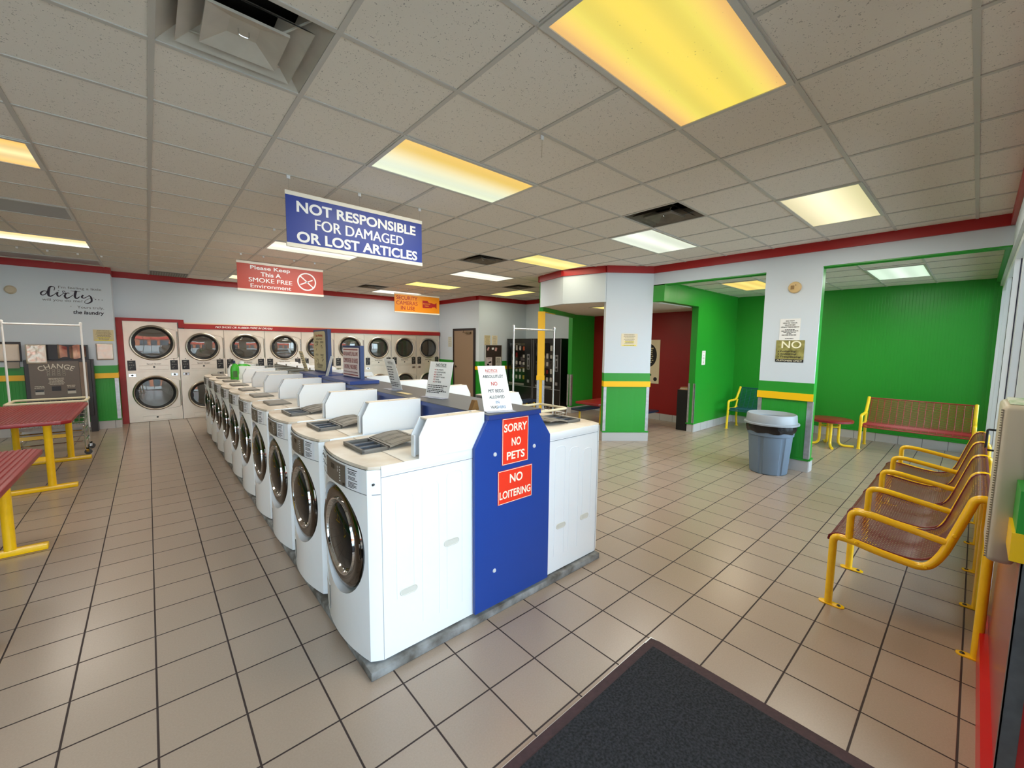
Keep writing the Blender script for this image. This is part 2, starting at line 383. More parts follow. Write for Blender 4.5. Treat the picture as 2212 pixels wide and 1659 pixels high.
def wall(name, p0, p1, nrm, bands=STD, th=0.12):
    mb = MB(); run(mb, p0, p1, nrm, bands, th); return struct(mb.make(name, SM, smooth=False))
wall('wall_left', (-3.6, -0.15), (-3.6, 10.68), (1, 0))
wall('wall_decal', (-3.6, 10.68), (-0.45, 10.68), (0, -1), th=0.5)
wall('wall_back', (-0.45, 11.18), (6.95, 11.18), (0, -1), [(0, 2.86, 4, 0), (2.86, ZC, 5, 0.03)])
wall('wall_door', (6.83, 11.18), (6.83, 9.2), (-1, 0), th=0.1)
wall('wall_board', (6.8302, 9.1), (8.6, 9.1), (0, -1), th=0.0999)
wall('wall_vending', (8.6, 9.1), (8.6, 6.6), (-1, 0))
wall('wall_column', (5.82, 4.20), (6.44, 3.70), (-0.627, -0.779), th=0.13)
# partition: header over the two openings and the pier between them
mb = MB()
run(mb, (6.44, 3.70), (6.44, -0.15), (-1, 0), [(2.67, 2.86, 4, 0), (2.86, ZC, 5, 0.03)], th=0.15)
mb.mi = 1; mb.box(6.442, 6.59, -0.15, 3.70, 2.655, 2.671)
struct(mb.make('wall_partition', SM, smooth=False))
mb = MB(); run(mb, (6.44, 2.01), (6.44, 1.37), (-1, 0), STD[:5]+[(1.18, 2.67, 4, 0)], th=0.02)
mb.mi = 2; mb.box(6.455, 6.60, 1.372, 2.008, 0.15, 2.66); mb.mi = 0; mb.box(6.45, 6.61, 1.36, 2.02, 0, 0.15); mb.mi = 1; mb.box(6.45, 6.612, 1.352, 2.028, 0.15, 0.172)
struct(mb.make('wall_pier', SM, smooth=False))
# soffit facets of the small octagonal room
mb = MB()
for a, b in (((5.588, 4.97), (5.805, 4.215)), ((5.793, 5.734), (5.588, 4.97))):
    d = (Vector(b)-Vector(a)); n = Vector((-abs(d.y), d.x if d.y < 0 else -d.x)).normalized()
    if n.x > 0: n = -n
    run(mb, a, b, n, [(2.38, 2.86, 4, 0), (2.86, ZC, 5, 0.03)], th=0.10)
d = Vector((7.67, 6.52))-Vector((5.80, 5.76)); n = Vector((-d.y, d.x)).normalized()
run(mb, (5.80, 5.76), (7.67, 6.52), n, [(2.30, 2.86, 1, 0), (2.86, ZC, 5, 0.03)], th=0.08)
struct(mb.make('wall_soffit', SM, smooth=False))
mb = MB(); mb._faces([(x, y, z) for z in (ZK, ZK+0.04) for x, y in ((5.85, 4.25), (6.52, 3.70), (8.6, 3.66), (8.6, 6.5), (7.67, 6.5), (5.84, 5.70), (5.64, 4.97))],
                     [tuple(range(7))[::-1], tuple(range(7, 14))]+[(i, (i+1) % 7, 7+(i+1) % 7, 7+i) for i in range(7)])
struct(mb.make('ceiling_playroom', CEIL, smooth=False))
mb = MB(); run(mb, (7.67, 6.49), (8.52, 6.49), (0, -1), [(0, 0.15, 0, 0.012), (0.15, 0.172, 1, 0.02), (0.172, ZK, 2, 0)], th=0.12)
struct(mb.make('wall_playroom', SM, smooth=False))
mb = MB(); run(mb, (8.52, 6.49), (8.52, 3.65), (-1, 0), [(0, 0.15, 0, 0.012), (0.15, 0.165, 6, 0.012), (0.165, ZK, 6, 0)], th=0.08)
struct(mb.make('wall_red', SM, smooth=False))
mb = MB(); run(mb, (7.79, 3.53), (9.65, 3.53), (0, -1), [(0, 0.15, 0, 0.012), (0.15, 2.70, 1, 0)], th=0.12)
run(mb, (6.45, 3.53), (9.65, 3.53), (0, -1), [(ZK+0.01, 2.70, 1, 0.0005), (2.70, ZA+0.02, 1, 0.015)], th=0.12)
mb.mi = 1; mb.box(6.442, 6.60, 3.50, 3.80, ZK+0.005, 2.72); mb.mi = 2; mb.box(6.45, 6.95, 3.522, 3.54, ZK+0.01, 2.70); mb.mi = 1; mb.box(7.77, 7.80, 3.515, 3.665, 0.15, 0.175)
struct(mb.make('wall_alcove', SM, smooth=False))
mb = MB(); run(mb, (9.65, 3.65), (9.65, -0.30), (-1, 0), [(0, 0.15, 0, 0.012), (0.15, 0.175, 1, 0.02), (0.175, ZC, 2, 0)], th=0.12)
struct(mb.make('wall_right', SM, smooth=False))
wall('wall_sun_block', (9.78, 11.4), (9.78, 3.6), (-1, 0), [(0, ZC, 4, 0)])  # unseen wall added outside the rooms to stop sun leaking in
wall('wall_sun_block_rear', (6.9, 11.3), (9.9, 11.3), (0, -1), [(0, ZC, 4, 0)])  # added wall, out of view, closing the same sun leak at the back
# metal corner guards
def guard(mb, x, y, dx, dy, z0=0.175, z1=0.94):
    mb.box(min(x, x+dx), max(x, x+dx), min(y, y+dy), max(y, y+dy), z0, z1)
mb = MB()
for t0, t1 in ((0.0, 0.05), (0.745, 0.796)):
    a = Vector((5.82, 4.20)); d = Vector((0.62, -0.5)).normalized(); n = Vector((-0.627, -0.779))
    P = [(a+d*t+n*o) for t, o in ((t0, 0.004), (t1, 0.004), (t1, -0.02), (t0, -0.02))]
    mb._faces([(p.x, p.y, z) for z in (0.175, 0.94) for p in P], [(3, 2, 1, 0), (4, 5, 6, 7), (0, 1, 5, 4), (1, 2, 6, 5), (2, 3, 7, 6), (3, 0, 4, 7)])
guard(mb, 6.434, 1.366, 0.006, 0.06); guard(mb, 6.44, 1.366, 0.054, 0.0055); guard(mb, 6.434, 1.96, 0.006, 0.05)
guard(mb, 7.784, 3.524, 0.03, 0.005); guard(mb, 7.784, 3.524, 0.006, 0.035); guard(mb, 7.784, 3.62, 0.006, 0.035)
guard(mb, -0.50, 10.675, 0.055, 0.005); guard(mb, 7.665, 6.484, 0.05, 0.005); guard(mb, 7.66, 6.484, 0.006, 0.05); guard(mb, 7.66, 6.565, 0.006, 0.05)
struct(mb.make('trim_3', ALU, smooth=False))
# yellow post and its lintel at the playroom corner
PM = Matrix.Translation((5.85, 5.745, 0)) @ Matrix.Rotation(math.radians(-45), 4, 'Z')
def pbox(*a): mb = MB(); mb.box(*a); return mb.xf(PM)
po = tag(pbox(-0.07, 0.07, -0.06, 0.06, 0, 2.30).make('corner_post', YEL, smooth=False), 'yellow square post at the corner of the small octagonal room', 'post')
for a, b in ((-0.076, -0.03), (0.03, 0.076)): pbox(a, b, -0.066, -0.055, 0.02, 0.95).make('corner_guard', ALU, po, smooth=False)
pbox(-0.085, 0.078, -0.075, -0.055, 0.95, 1.045).make('rail_block', YEL, po, smooth=False)
MB().prism([(5.86, 5.70), (6.47, 5.95), (6.45, 6.0), (5.84, 5.75)], 'z', 2.29, 2.36).make('lintel', YEL, po, smooth=False)

# front wall: pier beside the entrance, header, storefront glass
mb = MB()
FW = [(0, 0.16, 5, 0.03), (0.16, 0.945, 0, 0), (0.945, 1.04, 1, 0.03), (1.04, 1.18, 2, 0.022), (1.18, 2.6, 3, 0)]
for z0, z1, mi, out in FW:
    mb.mi = mi; mb.box(2.10-out*0.6, 3.43, -0.30, -0.15+out, z0, z1)
mb.mi = 4; mb.box(2.096, 2.10, -0.19, -0.147, 0.165, 0.94); mb.box(2.096, 2.13, -0.151, -0.147, 0.165, 0.94)
mb.mi = 6; mb.box(2.097, 2.10, -0.30, -0.19, 0.165, 0.94)
struct(mb.make('wall_front', [mat('worn_red_panel', (150, 74, 72), 0.25), YEL, GREEN, WHITE, mat('dull_guard', (112, 112, 116), 0.45, 0.5, var=0.2, vscale=20), mat('bright_red', (205, 22, 28), 0.3), mat('bright_red', (205, 22, 28))], smooth=False))
mb = MB(); mb.box(-3.6, 9.65, -0.30, -0.15, 2.6, ZC); mb.mi = 1; mb.box(-3.6, 6.44, -0.152, -0.12, 2.86, ZC); mb.mi = 2; mb.box(6.6, 9.65, -0.15, -0.11, 2.66, ZA)
struct(mb.make('wall_header', [WHITE, REDP, GREEN], smooth=False))
FRAME = mat('window_frame', (236, 240, 240), 0.35); GLASS = glass_mat('window_glass')
DARKG = mat('window_gasket', (40, 40, 60), 0.5)
def storefront(name, xs, dy=0.0):
    mb = MB()
    mb.box(xs[0], xs[-1], -0.265, -0.175, 0.0, 0.09); mb.box(xs[0], xs[-1], -0.265, -0.175, 2.53, 2.6)
    for x in xs: mb.box(x-0.025, x+0.025, -0.265, -0.175, 0.09, 2.53)
    mb.xf(Matrix.Translation((0, dy, 0))); f = struct(mb.make(name, FRAME, smooth=False))
    mb = MB()
    for x in xs: mb.box(x-0.026, x+0.026, -0.226, -0.212, 0.09, 2.53)
    mb.xf(Matrix.Translation((0, dy, 0))); mb.make('gasket', DARKG, f, smooth=False)
    mb = MB()
    for a, b in zip(xs, xs[1:]): mb.box(a+0.026, b-0.026, -0.222, -0.216, 0.09, 2.53)
    mb.xf(Matrix.Translation((0, dy, 0))); mb.make('pane', GLASS, f, smooth=False)
    return f
storefront('window_1', [3.455, 4.95, 6.45, 8.0, 9.62])
storefront('window_2', [-3.57, -2.2, -0.9, 0.0, 1.05, 2.075], -0.065)
mb = MB(); mb.tube(fillet([(4.86, -0.175, 0.86), (4.86, -0.10, 0.86), (4.86, -0.10, 1.02), (4.86, -0.175, 1.02)], 0.01), 0.008)
hd = mb.make('door_handle', BLACK, bpy.data.objects['window_1'])
# outdoors: pavement, lawn strip and a low brick shop across the lot
PAVE = mat('pavement', (150, 148, 144), 0.85, var=0.2, vscale=1.5)
struct(MB().box(-40, 50, -45, -0.32, -0.14, -0.02).make('ground_pavement', PAVE, smooth=False))
mb = MB(); mb.box(-25, 18, -42, -38, -0.1, 5.2); mb.mi = 1; mb.box(-25.1, 18.1, -37.99, -37.6, 3.6, 4.7)
mb.mi = 2
for i in range(9): mb.box(-23+i*4.5, -20+i*4.5, -38.05, -37.95, 0.1, 3.0)
struct(mb.make('wall_shop_across', [mat('brick_face', (176, 104, 74), 0.8, var=0.2, vscale=3), mat('shop_fascia', (190, 60, 50), 0.6), mat('shop_glass', (60, 75, 85), 0.1)], smooth=False))

# ------------------------------------------------------------------ ceiling lamps
LAMPF = mat('lamp_frame', (205, 204, 198), 0.4)
YO = [(238, 186, 104), (252, 232, 98), (250, 218, 84), (252, 232, 100), (240, 188, 110)]
HALF = [(250, 205, 105), (255, 215, 110), (236, 226, 180), (246, 255, 226), (240, 250, 215)]
CREAM = [(250, 236, 180), (255, 246, 205), (250, 236, 184)]
COOL = [(232, 240, 218), (250, 255, 240), (232, 240, 218)]
LEMON = [(240, 220, 120), (255, 244, 150), (246, 224, 120)]
WHT = [(250, 244, 220), (255, 252, 240), (250, 244, 222)]
def lamp(lab, k, j, cols, st, alongx=True, z=ZC, org=None, spots=False, tubes=3, power=1.0):
    cx, cy = org or ((GX+G*(k+1), GY+G*(j+0.5)) if alongx else (GX+G*(k+0.5), GY+G*(j+1)))
    hx, hy = (0.61, 0.305) if alongx else (0.305, 0.61)
    t = thing('ceiling_lamp', lab, 'ceiling lamp', (cx, cy, z), group=None)
    mb = MB(); e = 0.028
    mb.box(-hx, hx, -hy, -hy+e, -0.012, 0.0); mb.box(-hx, hx, hy-e, hy, -0.012, 0.0)
    mb.box(-hx, -hx+e, -hy+e, hy-e, -0.012, 0.0); mb.box(hx-e, hx, -hy+e, hy-e, -0.012, 0.0)
    mb.make('frame', LAMPF, t, smooth=False)
    m = emit('lens_'+lab[:24], cols, st, 'Y' if alongx else 'X', tubes, spots=spots) if st else mat('dark_lens', (150, 146, 138), 0.3)
    MB().box(-hx+e, hx-e, -hy+e, hy-e, -0.007, -0.002).make('lens', m, t, smooth=False)
    if st:
        l = bpy.data.lights.new('lamp_light', 'AREA'); l.shape = 'RECTANGLE'; l.size = 2*(hx-e); l.size_y = 2*(hy-e); l.energy = LW*power
        c = [lin(q) for q in cols]; c = [sum(q[i] for q in c)/len(c) for i in range(3)]; l.color = [0.25*q+0.75*k for q, k in zip(c, (1.0, 0.97, 0.92))]
        o = bpy.data.objects.new('lamp_light', l); C.objects.link(o); o.parent = t; o.location = (0, 0, -0.016)
    return t
LS = 0.84; LW = 18.0
lamp('big amber-lensed ceiling lamp closest to the entrance, speckled with dead insects', 2, -3, YO, 1.0*LS, spots=True)
lamp('ceiling lamp half amber and half pale green, in front of the NOT RESPONSIBLE sign', 2, 0, HALF, 1.0*LS, tubes=2)
lamp('pale cream ceiling lamp nearest the storefront end of the red crown moulding', 7, -3, CREAM, 0.98*LS, tubes=1)
lamp('cool white ceiling lamp touching the square vent by the red crown moulding', 7, 0, COOL, 1.0*LS, tubes=2)
lamp('lemon yellow ceiling lamp just in front of the octagonal soffit', 7, 3, LEMON, 1.1*LS, tubes=2, power=0.38)
lamp('warm white ceiling lamp one row behind the lemon yellow one', 7, 6, WHT, 1.15*LS)
lamp('pale yellow ceiling lamp two rows behind the lemon yellow one', 7, 9, LEMON, 1.2*LS)
lamp('bright white ceiling lamp right above the SECURITY CAMERAS sign', 7, 12, WHT, 1.4*LS)
lamp('yellow ceiling lamp turned crosswise before the bulletin board wall', 11, 8, LEMON, 1.2*LS, alongx=False, power=0.45)
lamp('warm ceiling lamp half hidden behind the NOT RESPONSIBLE sign', 2, 6, WHT, 1.1*LS, tubes=2)
lamp('ceiling lamp peeking out above the SMOKE FREE sign', 2, 9, WHT, 1.3*LS)
lamp('ceiling lamp lit at the dryer wall behind the SMOKE FREE sign', 2, 12, CREAM, 1.1*LS)
lamp('orange-yellow ceiling lamp over the folding tables, nearest of the two lit ones there', -3, 3, [(250, 190, 90), (255, 236, 170), (250, 196, 110)], 1.05*LS)
lamp('ceiling lamp with an orange half and a white half, nearer the change machine', -3, 9, [(255, 205, 120), (255, 236, 190), (255, 255, 250)], 1.25*LS)
lamp('unlit dark ceiling lamp between the two lit ones over the folding tables', -3, 6, CREAM, 0)
lamp('unlit dark ceiling lamp against the wall with the lettering', -3, 12, CREAM, 0)
lamp('warm yellow ceiling lamp in the green alcove above the teal bench', 0, 0, [(255, 214, 110), (255, 226, 130), (250, 210, 110)], 1.05*LS, z=ZA, org=(7.94, 2.70), power=0.7)
lamp('mint white ceiling lamp in the green alcove above the red bench', 0, 0, [(220, 245, 220), (240, 255, 240), (220, 245, 220)], 1.0*LS, z=ZA, org=(8.05, 0.82), power=0.7)
lamp('yellow ceiling lamp inside the small octagonal room', 0, 0, LEMON, 1.1*LS, z=ZK, org=(7.05, 4.75), power=0.3)

# ------------------------------------------------------------------ ceiling diffusers and plates
DIFF = mat('diffuser_metal', (196, 190, 178), 0.45, var=0.15, vscale=7); VOID = mat('duct_dark', (22, 20, 18), 0.8)
def vent(lab, k, j, dark=False):
    t = thing('air_diffuser', lab, 'air vent', (GX+G*(k+0.5), GY+G*(j+0.5), ZC))
    m = mat('sooty_metal', (120, 112, 100), 0.5, var=0.4, vscale=6) if dark else DIFF
    def ring(name, a0, z0, a1, z1, par, mm):
        mb = MB()
        for q in range(4):
            c, s = [(1, 0), (0, 1), (-1, 0), (0, -1)][q]
            R_ = lambda x, y: (x*c-y*s, x*s+y*c)
            p = [(*R_(-a0, -a0), z0), (*R_(a0, -a0), z0), (*R_(a1, -a1), z1), (*R_(-a1, -a1), z1)]
            mb.quad(*p); mb.quad(*[(x, y, z+0.006) for x, y, z in p[::-1]])
        bmesh.ops.remove_doubles(mb.bm, verts=mb.bm.verts, dist=1e-5)
        return mb.make(name, mm, par, smooth=False, normals=False)
    mb = MB(); mb.box(-0.30, 0.30, -0.30, 0.30, 0.001, 0.22); bmesh.ops.delete(mb.bm, geom=[q for q in mb.bm.faces if q.calc_center_median().z < 0.01], context='FACES'); mb.make('duct_box', VOID, t, smooth=False)
    ring('outer_cone', 0.300, -0.006, 0.185, 0.085, t, m)
    ring('middle_cone', 0.228, -0.010, 0.115, 0.070, t, m)
    mb = MB(); a = 0.148; z0, z1 = -0.018, 0.022
    for q in range(4):
        c, s = [(1, 0), (0, 1), (-1, 0), (0, -1)][q]; R_ = lambda x, y: (x*c-y*s, x*s+y*c)
        mb.quad((*R_(-a, -a), z0), (*R_(a, -a), z0), (*R_(0.055, -0.055), z1), (*R_(-0.055, -0.055), z1))
        mb.quad((*R_(-a, -a), z0+0.012), (*R_(-0.05, -0.05), z1+0.01), (*R_(0.05, -0.05), z1+0.01), (*R_(a, -a), z0+0.012))
        mb.quad((*R_(-a, -a), z0), (*R_(-a, -a), z0+0.012), (*R_(a, -a), z0+0.012), (*R_(a, -a), z0))
    mb.quad((-0.055, -0.055, z1), (0.055, -0.055, z1), (0.055, 0.055, z1), (-0.055, 0.055, z1))
    cc = mb.make('centre_cone', m, t, smooth=False, normals=False)
    mb = MB(); mb.tube(fillet([(-0.02, 0, 0.02), (-0.02, 0, -0.006), (0.02, 0, -0.006), (0.02, 0, 0.02)], 0.015), 0.003, 6)
    mb.make('wing_nut', CHROME, cc)
    for x, y in ((-0.15, 0.15), (0.15, 0.15), (0.15, -0.15), (-0.15, -0.15)): MB().tube([(x*0.8, y*0.8, 0.0), (x*1.2, y*1.2, 0.03), (x*1.45, y*1.45, 0.05)], 0.005, 6).make('strut', m, t)
vent('big square air vent in the ceiling near the entrance, its cones hanging low', 0, -1)
vent('sooty square air vent beside the cool white lamp', 6, -1, True)
vent('sooty square air vent between the lemon yellow lamp and the blue sign', 6, 4, True)
vent('small dark air vent above the SECURITY CAMERAS sign', 6, 11, True)
vent('dark air vent in front of the crosswise lamp, near the octagonal soffit', 10, 7, True)
rg = tag(MB().box(GX+0.02, GX+G-0.02, GY+G*13+0.02, GY+G*14-0.03, ZC-0.014, ZC-0.001, 0.004).make('return_grille', mat('grille_grey', (120, 115, 105), 0.6), smooth=False), 'flat grey return grille in the ceiling above the tall dryer', 'grille')
mb = MB()
for i in range(14): mb.box(GX+0.05+i*0.038, GX+0.07+i*0.038, GY+G*13+0.05, GY+G*14-0.06, ZC-0.018, ZC-0.014)
mb.make('louvre', mat('grille_light', (150, 145, 134), 0.6), rg, smooth=False)
mb = MB(); mb.lathe([(0, -0.04), (0.05, -0.037), (0.075, -0.02), (0.08, 0)], (6.336, 9.60, ZC))
tag(mb.make('smoke_detector', mat('dome_white', (235, 235, 228), 0.4)), 'small white dome smoke detector on the ceiling before the bulletin board wall', 'smoke detector')
# ceiling clips with nothing hanging from them any more
def clip(parent, x, y, z0, z=ZC):
    mb = MB(); mb.box(x-0.012, x+0.012, y-0.004, y+0.004, z-0.03, z-0.005)
    return mb
for i, (x, y, lab) in enumerate(((1.962, 1.95, 'white ceiling clip with a loose thread near the amber lamp'), (1.188, 5.59, 'lone white ceiling clip between the blue sign and the red sign'),
                (-1.335, 9.26, None), (-1.04, 9.26, None), (-0.73, 9.26, None), (-0.472, 9.26, None))):
    o = clip(None, x, y, 0).make('ceiling_clip', WENAM, smooth=False)
    tag(o, lab or 'empty white clip in the row of four on the ceiling before the lettered wall', 'clip', None if lab else 'empty ceiling clips by the lettered wall')
    if i == 0: MB().cyl((x, y, ZC-0.14), (x, y, ZC-0.03), 0.0012, 5).make('thread', mat('thread', (150, 140, 110)), o)

# ------------------------------------------------------------------ hanging signs
RAIL = mat('sign_rail', (242, 236, 222), 0.4)
def hang(lab, x0, x1, y, z0, z1, col, rail, clips, name='hanging_sign'):
    t = thing(name, lab, 'sign', ((x0+x1)/2, y, z0)); w = (x1-x0)/2; h = z1-z0
    MB().box(-w, w, -0.005, 0.005, rail*0.6, h-rail*0.6).make('board', mat('board_'+lab[:12], col, 0.4), t, smooth=False)
    for za, zb in ((0, rail), (h-rail, h)): MB().box(-w-0.004, w+0.004, -0.009, 0.009, za, zb, 0.002).make('rail', RAIL, t, smooth=False)
    for cx in clips:
        x = cx-(x0+x1)/2
        MB().box(x-0.013, x+0.013, -0.005, 0.005, ZC-z0-0.03, ZC-z0-0.004).make('clip', WENAM, t, smooth=False)
        MB().cyl((x, 0, h-0.002), (x, 0, ZC-z0-0.028), 0.0012, 5).make('wire', CHROME, t)
    return t, fr((0, -0.0055, h/2), (1, 0, 0))
t, f = hang('blue hanging sign reading NOT RESPONSIBLE FOR DAMAGED OR LOST ARTICLES', 0.888, 2.105, 3.764, 2.412, 2.852, (38, 62, 150), 0.033, (0.916, 1.489, 2.086))
mb = MB(); text_into(mb, 'NOT RESPONSIBLE', f, 0.005, 0.108, 1.07, 0.088, 0.03); text_into(mb, 'FOR DAMAGED', f, 0.01, -0.012, 0.80, 0.088, 0.03); text_into(mb, 'OR LOST ARTICLES', f, 0.01, -0.130, 1.09, 0.088, 0.03)
mb.make('lettering', mat('sign_white', (245, 245, 245), 0.5), t, smooth=False, normals=False)
t, f = hang('faded red hanging sign reading Please Keep This A SMOKE FREE Environment', 1.06, 2.283, 7.44, 2.415, 2.862, (190, 76, 62), 0.035, (1.121, 1.416, 1.85, 2.162))
mb = MB()
for s_, x, y, w_, hh in (('Please Keep', -0.165, 0.132, 0.55, 0.075), ('This A', -0.165, 0.047, 0.28, 0.065), ('SMOKE FREE', -0.165, -0.045, 0.60, 0.065), ('Environment', -0.165, -0.135, 0.56, 0.06)): text_into(mb, s_, f, x, y, w_, hh, 0.02)
mb.make('lettering', mat('sign_white', (245, 245, 245)), t, smooth=False, normals=False); mb = MB()
cx, cy, r0, r1 = 0.355, 0.0, 0.125, 0.145
for k in range(32):
    a, b = 2*PI*k/32, 2*PI*(k+1)/32
    mb.quad(*[V3(f, cx+r*math.cos(q), cy+r*math.sin(q), 0.0012) for r, q in ((r0, a), (r1, a), (r1, b), (r0, b))])
def stroke(mb, f, x0, y0, x1, y1, w_, off=0.0014):
    d = Vector((x1-x0, y1-y0)); n = Vector((-d.y, d.x)).normalized()*w_/2
    mb.quad(*[V3(f, *p, off) for p in ((x0-n.x, y0-n.y), (x1-n.x, y1-n.y), (x1+n.x, y1+n.y), (x0+n.x, y0+n.y))])
stroke(mb, f, cx-0.095, cy+0.085, cx+0.095, cy-0.085, 0.018); stroke(mb, f, cx-0.085, cy-0.045, cx+0.09, cy+0.035, 0.018); stroke(mb, f, cx-0.10, cy-0.052, cx-0.088, cy-0.046, 0.016)
mb.make('no_smoking_symbol', mat('sign_white', (245, 245, 245)), t, smooth=False, normals=False)
t, f = hang('orange-yellow hanging sign reading SECURITY CAMERAS IN USE with a red camera symbol', 4.45, 5.677, 9.27, 2.39, 2.852, (232, 142, 10), 0.03, (4.545, 4.79, 5.27, 5.524))
mb = MB()
for s_, y, w_, x in (('SECURITY', 0.125, 0.56, -0.29), ('CAMERAS', 0.005, 0.56, -0.29), ('IN USE', -0.115, 0.37, -0.27)): text_into(mb, s_, f, x, y, w_, 0.09, 0.012)
P = [(0.13, 0.10), (0.27, 0.10), (0.31, 0.055), (0.39, 0.055), (0.43, 0.04), (0.48, 0.035), (0.53, 0.07), (0.53, -0.085), (0.48, -0.045), (0.41, -0.05), (0.385, -0.075), (0.15, -0.085), (0.13, -0.07)]
mb._faces([V3(f, x, y, 0.0012) for x, y in P], [tuple(range(len(P)))])
mb.make('lettering', mat('sign_red', (165, 14, 22), 0.5), t, smooth=False, normals=False)
mb = MB(); text_into(mb, 'RECORDED', f, 0.245, 0.022, 0.20, 0.03, 0.01, off=0.002); text_into(mb, 'VIDEO', f, 0.245, -0.03, 0.12, 0.03, 0.01, off=0.002)
mb.make('small_lettering', mat('sign_orange', (236, 160, 40)), t, smooth=False, normals=False)

# ------------------------------------------------------------------ washers
PITCH = 0.735; WH = 1.003; WW = 0.70
def fx(y):
    if y < 0.03 or y > 0.67: return -0.055*max(0.0, min(y, WW-y))/0.03
    return -0.055-0.045*(1-((y-0.35)/0.32)**2)
def front(y0, y1, z0, z1, off, n=12, mbx=None):
    mb = mbx or MB(); ys = [y0+(y1-y0)*i/n for i in range(n+1)]
    mb.sheet([[(fx(y)-off, y, z) for y in ys] for z in (z0, z1)])
    mb.sheet([[(fx(y)-off, y, z1) for y in ys], [(fx(y)+0.002, y, z1) for y in ys]]); mb.sheet([[(fx(y)+0.002, y, z0) for y in ys], [(fx(y)-off, y, z0) for y in ys]])
    return mb
def holed(rect, c, r, n=48, rad=4):
    """Rings of points from a circle out to the edge of a rectangle."""
    x0, x1, y0, y1 = rect; A = [2*PI*k/n for k in range(n)]
    A += [math.atan2(y-c[1], x-c[0]) % (2*PI) for x in (x0, x1) for y in (y0, y1)]
    A = sorted(A); A = [a for i, a in enumerate(A) if i == 0 or a-A[i-1] > 1e-3]; rings = []
    for k in range(rad+1):
        g = []
        for a in A:
            ca, sa = math.cos(a), math.sin(a)
            t = min([((x1 if ca > 0 else x0)-c[0])/ca if abs(ca) > 1e-9 else 9e9, ((y1 if sa > 0 else y0)-c[1])/sa if abs(sa) > 1e-9 else 9e9])
            q = r+(t-r)*k/rad; g.append((c[0]+ca*q, c[1]+sa*q))
        rings.append(g+[g[0]])
    return rings
def outline(dx=0.0):
    ys = [0.03+0.64*i/18 for i in range(19)]
    return [(0.62, 0), (0.03, 0)]+[(fx(y)+dx, y) for y in ys]+[(0.03, WW), (0.62, WW)]
CREAMTOP = mat('dusty_cream_top', (230, 221, 208), 0.45, col2=(204, 186, 164), vscale=4.5)
LIDTOP = mat('cream_top', (236, 229, 218), 0.4, col2=(222, 211, 194), vscale=4)
RING = mat('smoked_chrome', (88, 80, 73), 0.06, 1.0); CRIM = mat('bright_chrome', (215, 215, 215), 0.06, 1.0)
BOWL = mat('dark_bowl_glass', (20, 19, 19), 0.04, 0.0, spec=0.35)
PANEL = mat('panel_taupe', (98, 90, 82), 0.35); SEAM = mat('seam_grey', (120, 122, 126), 0.7); SLOT = mat('slot_beige', (206, 202, 190), 0.5)
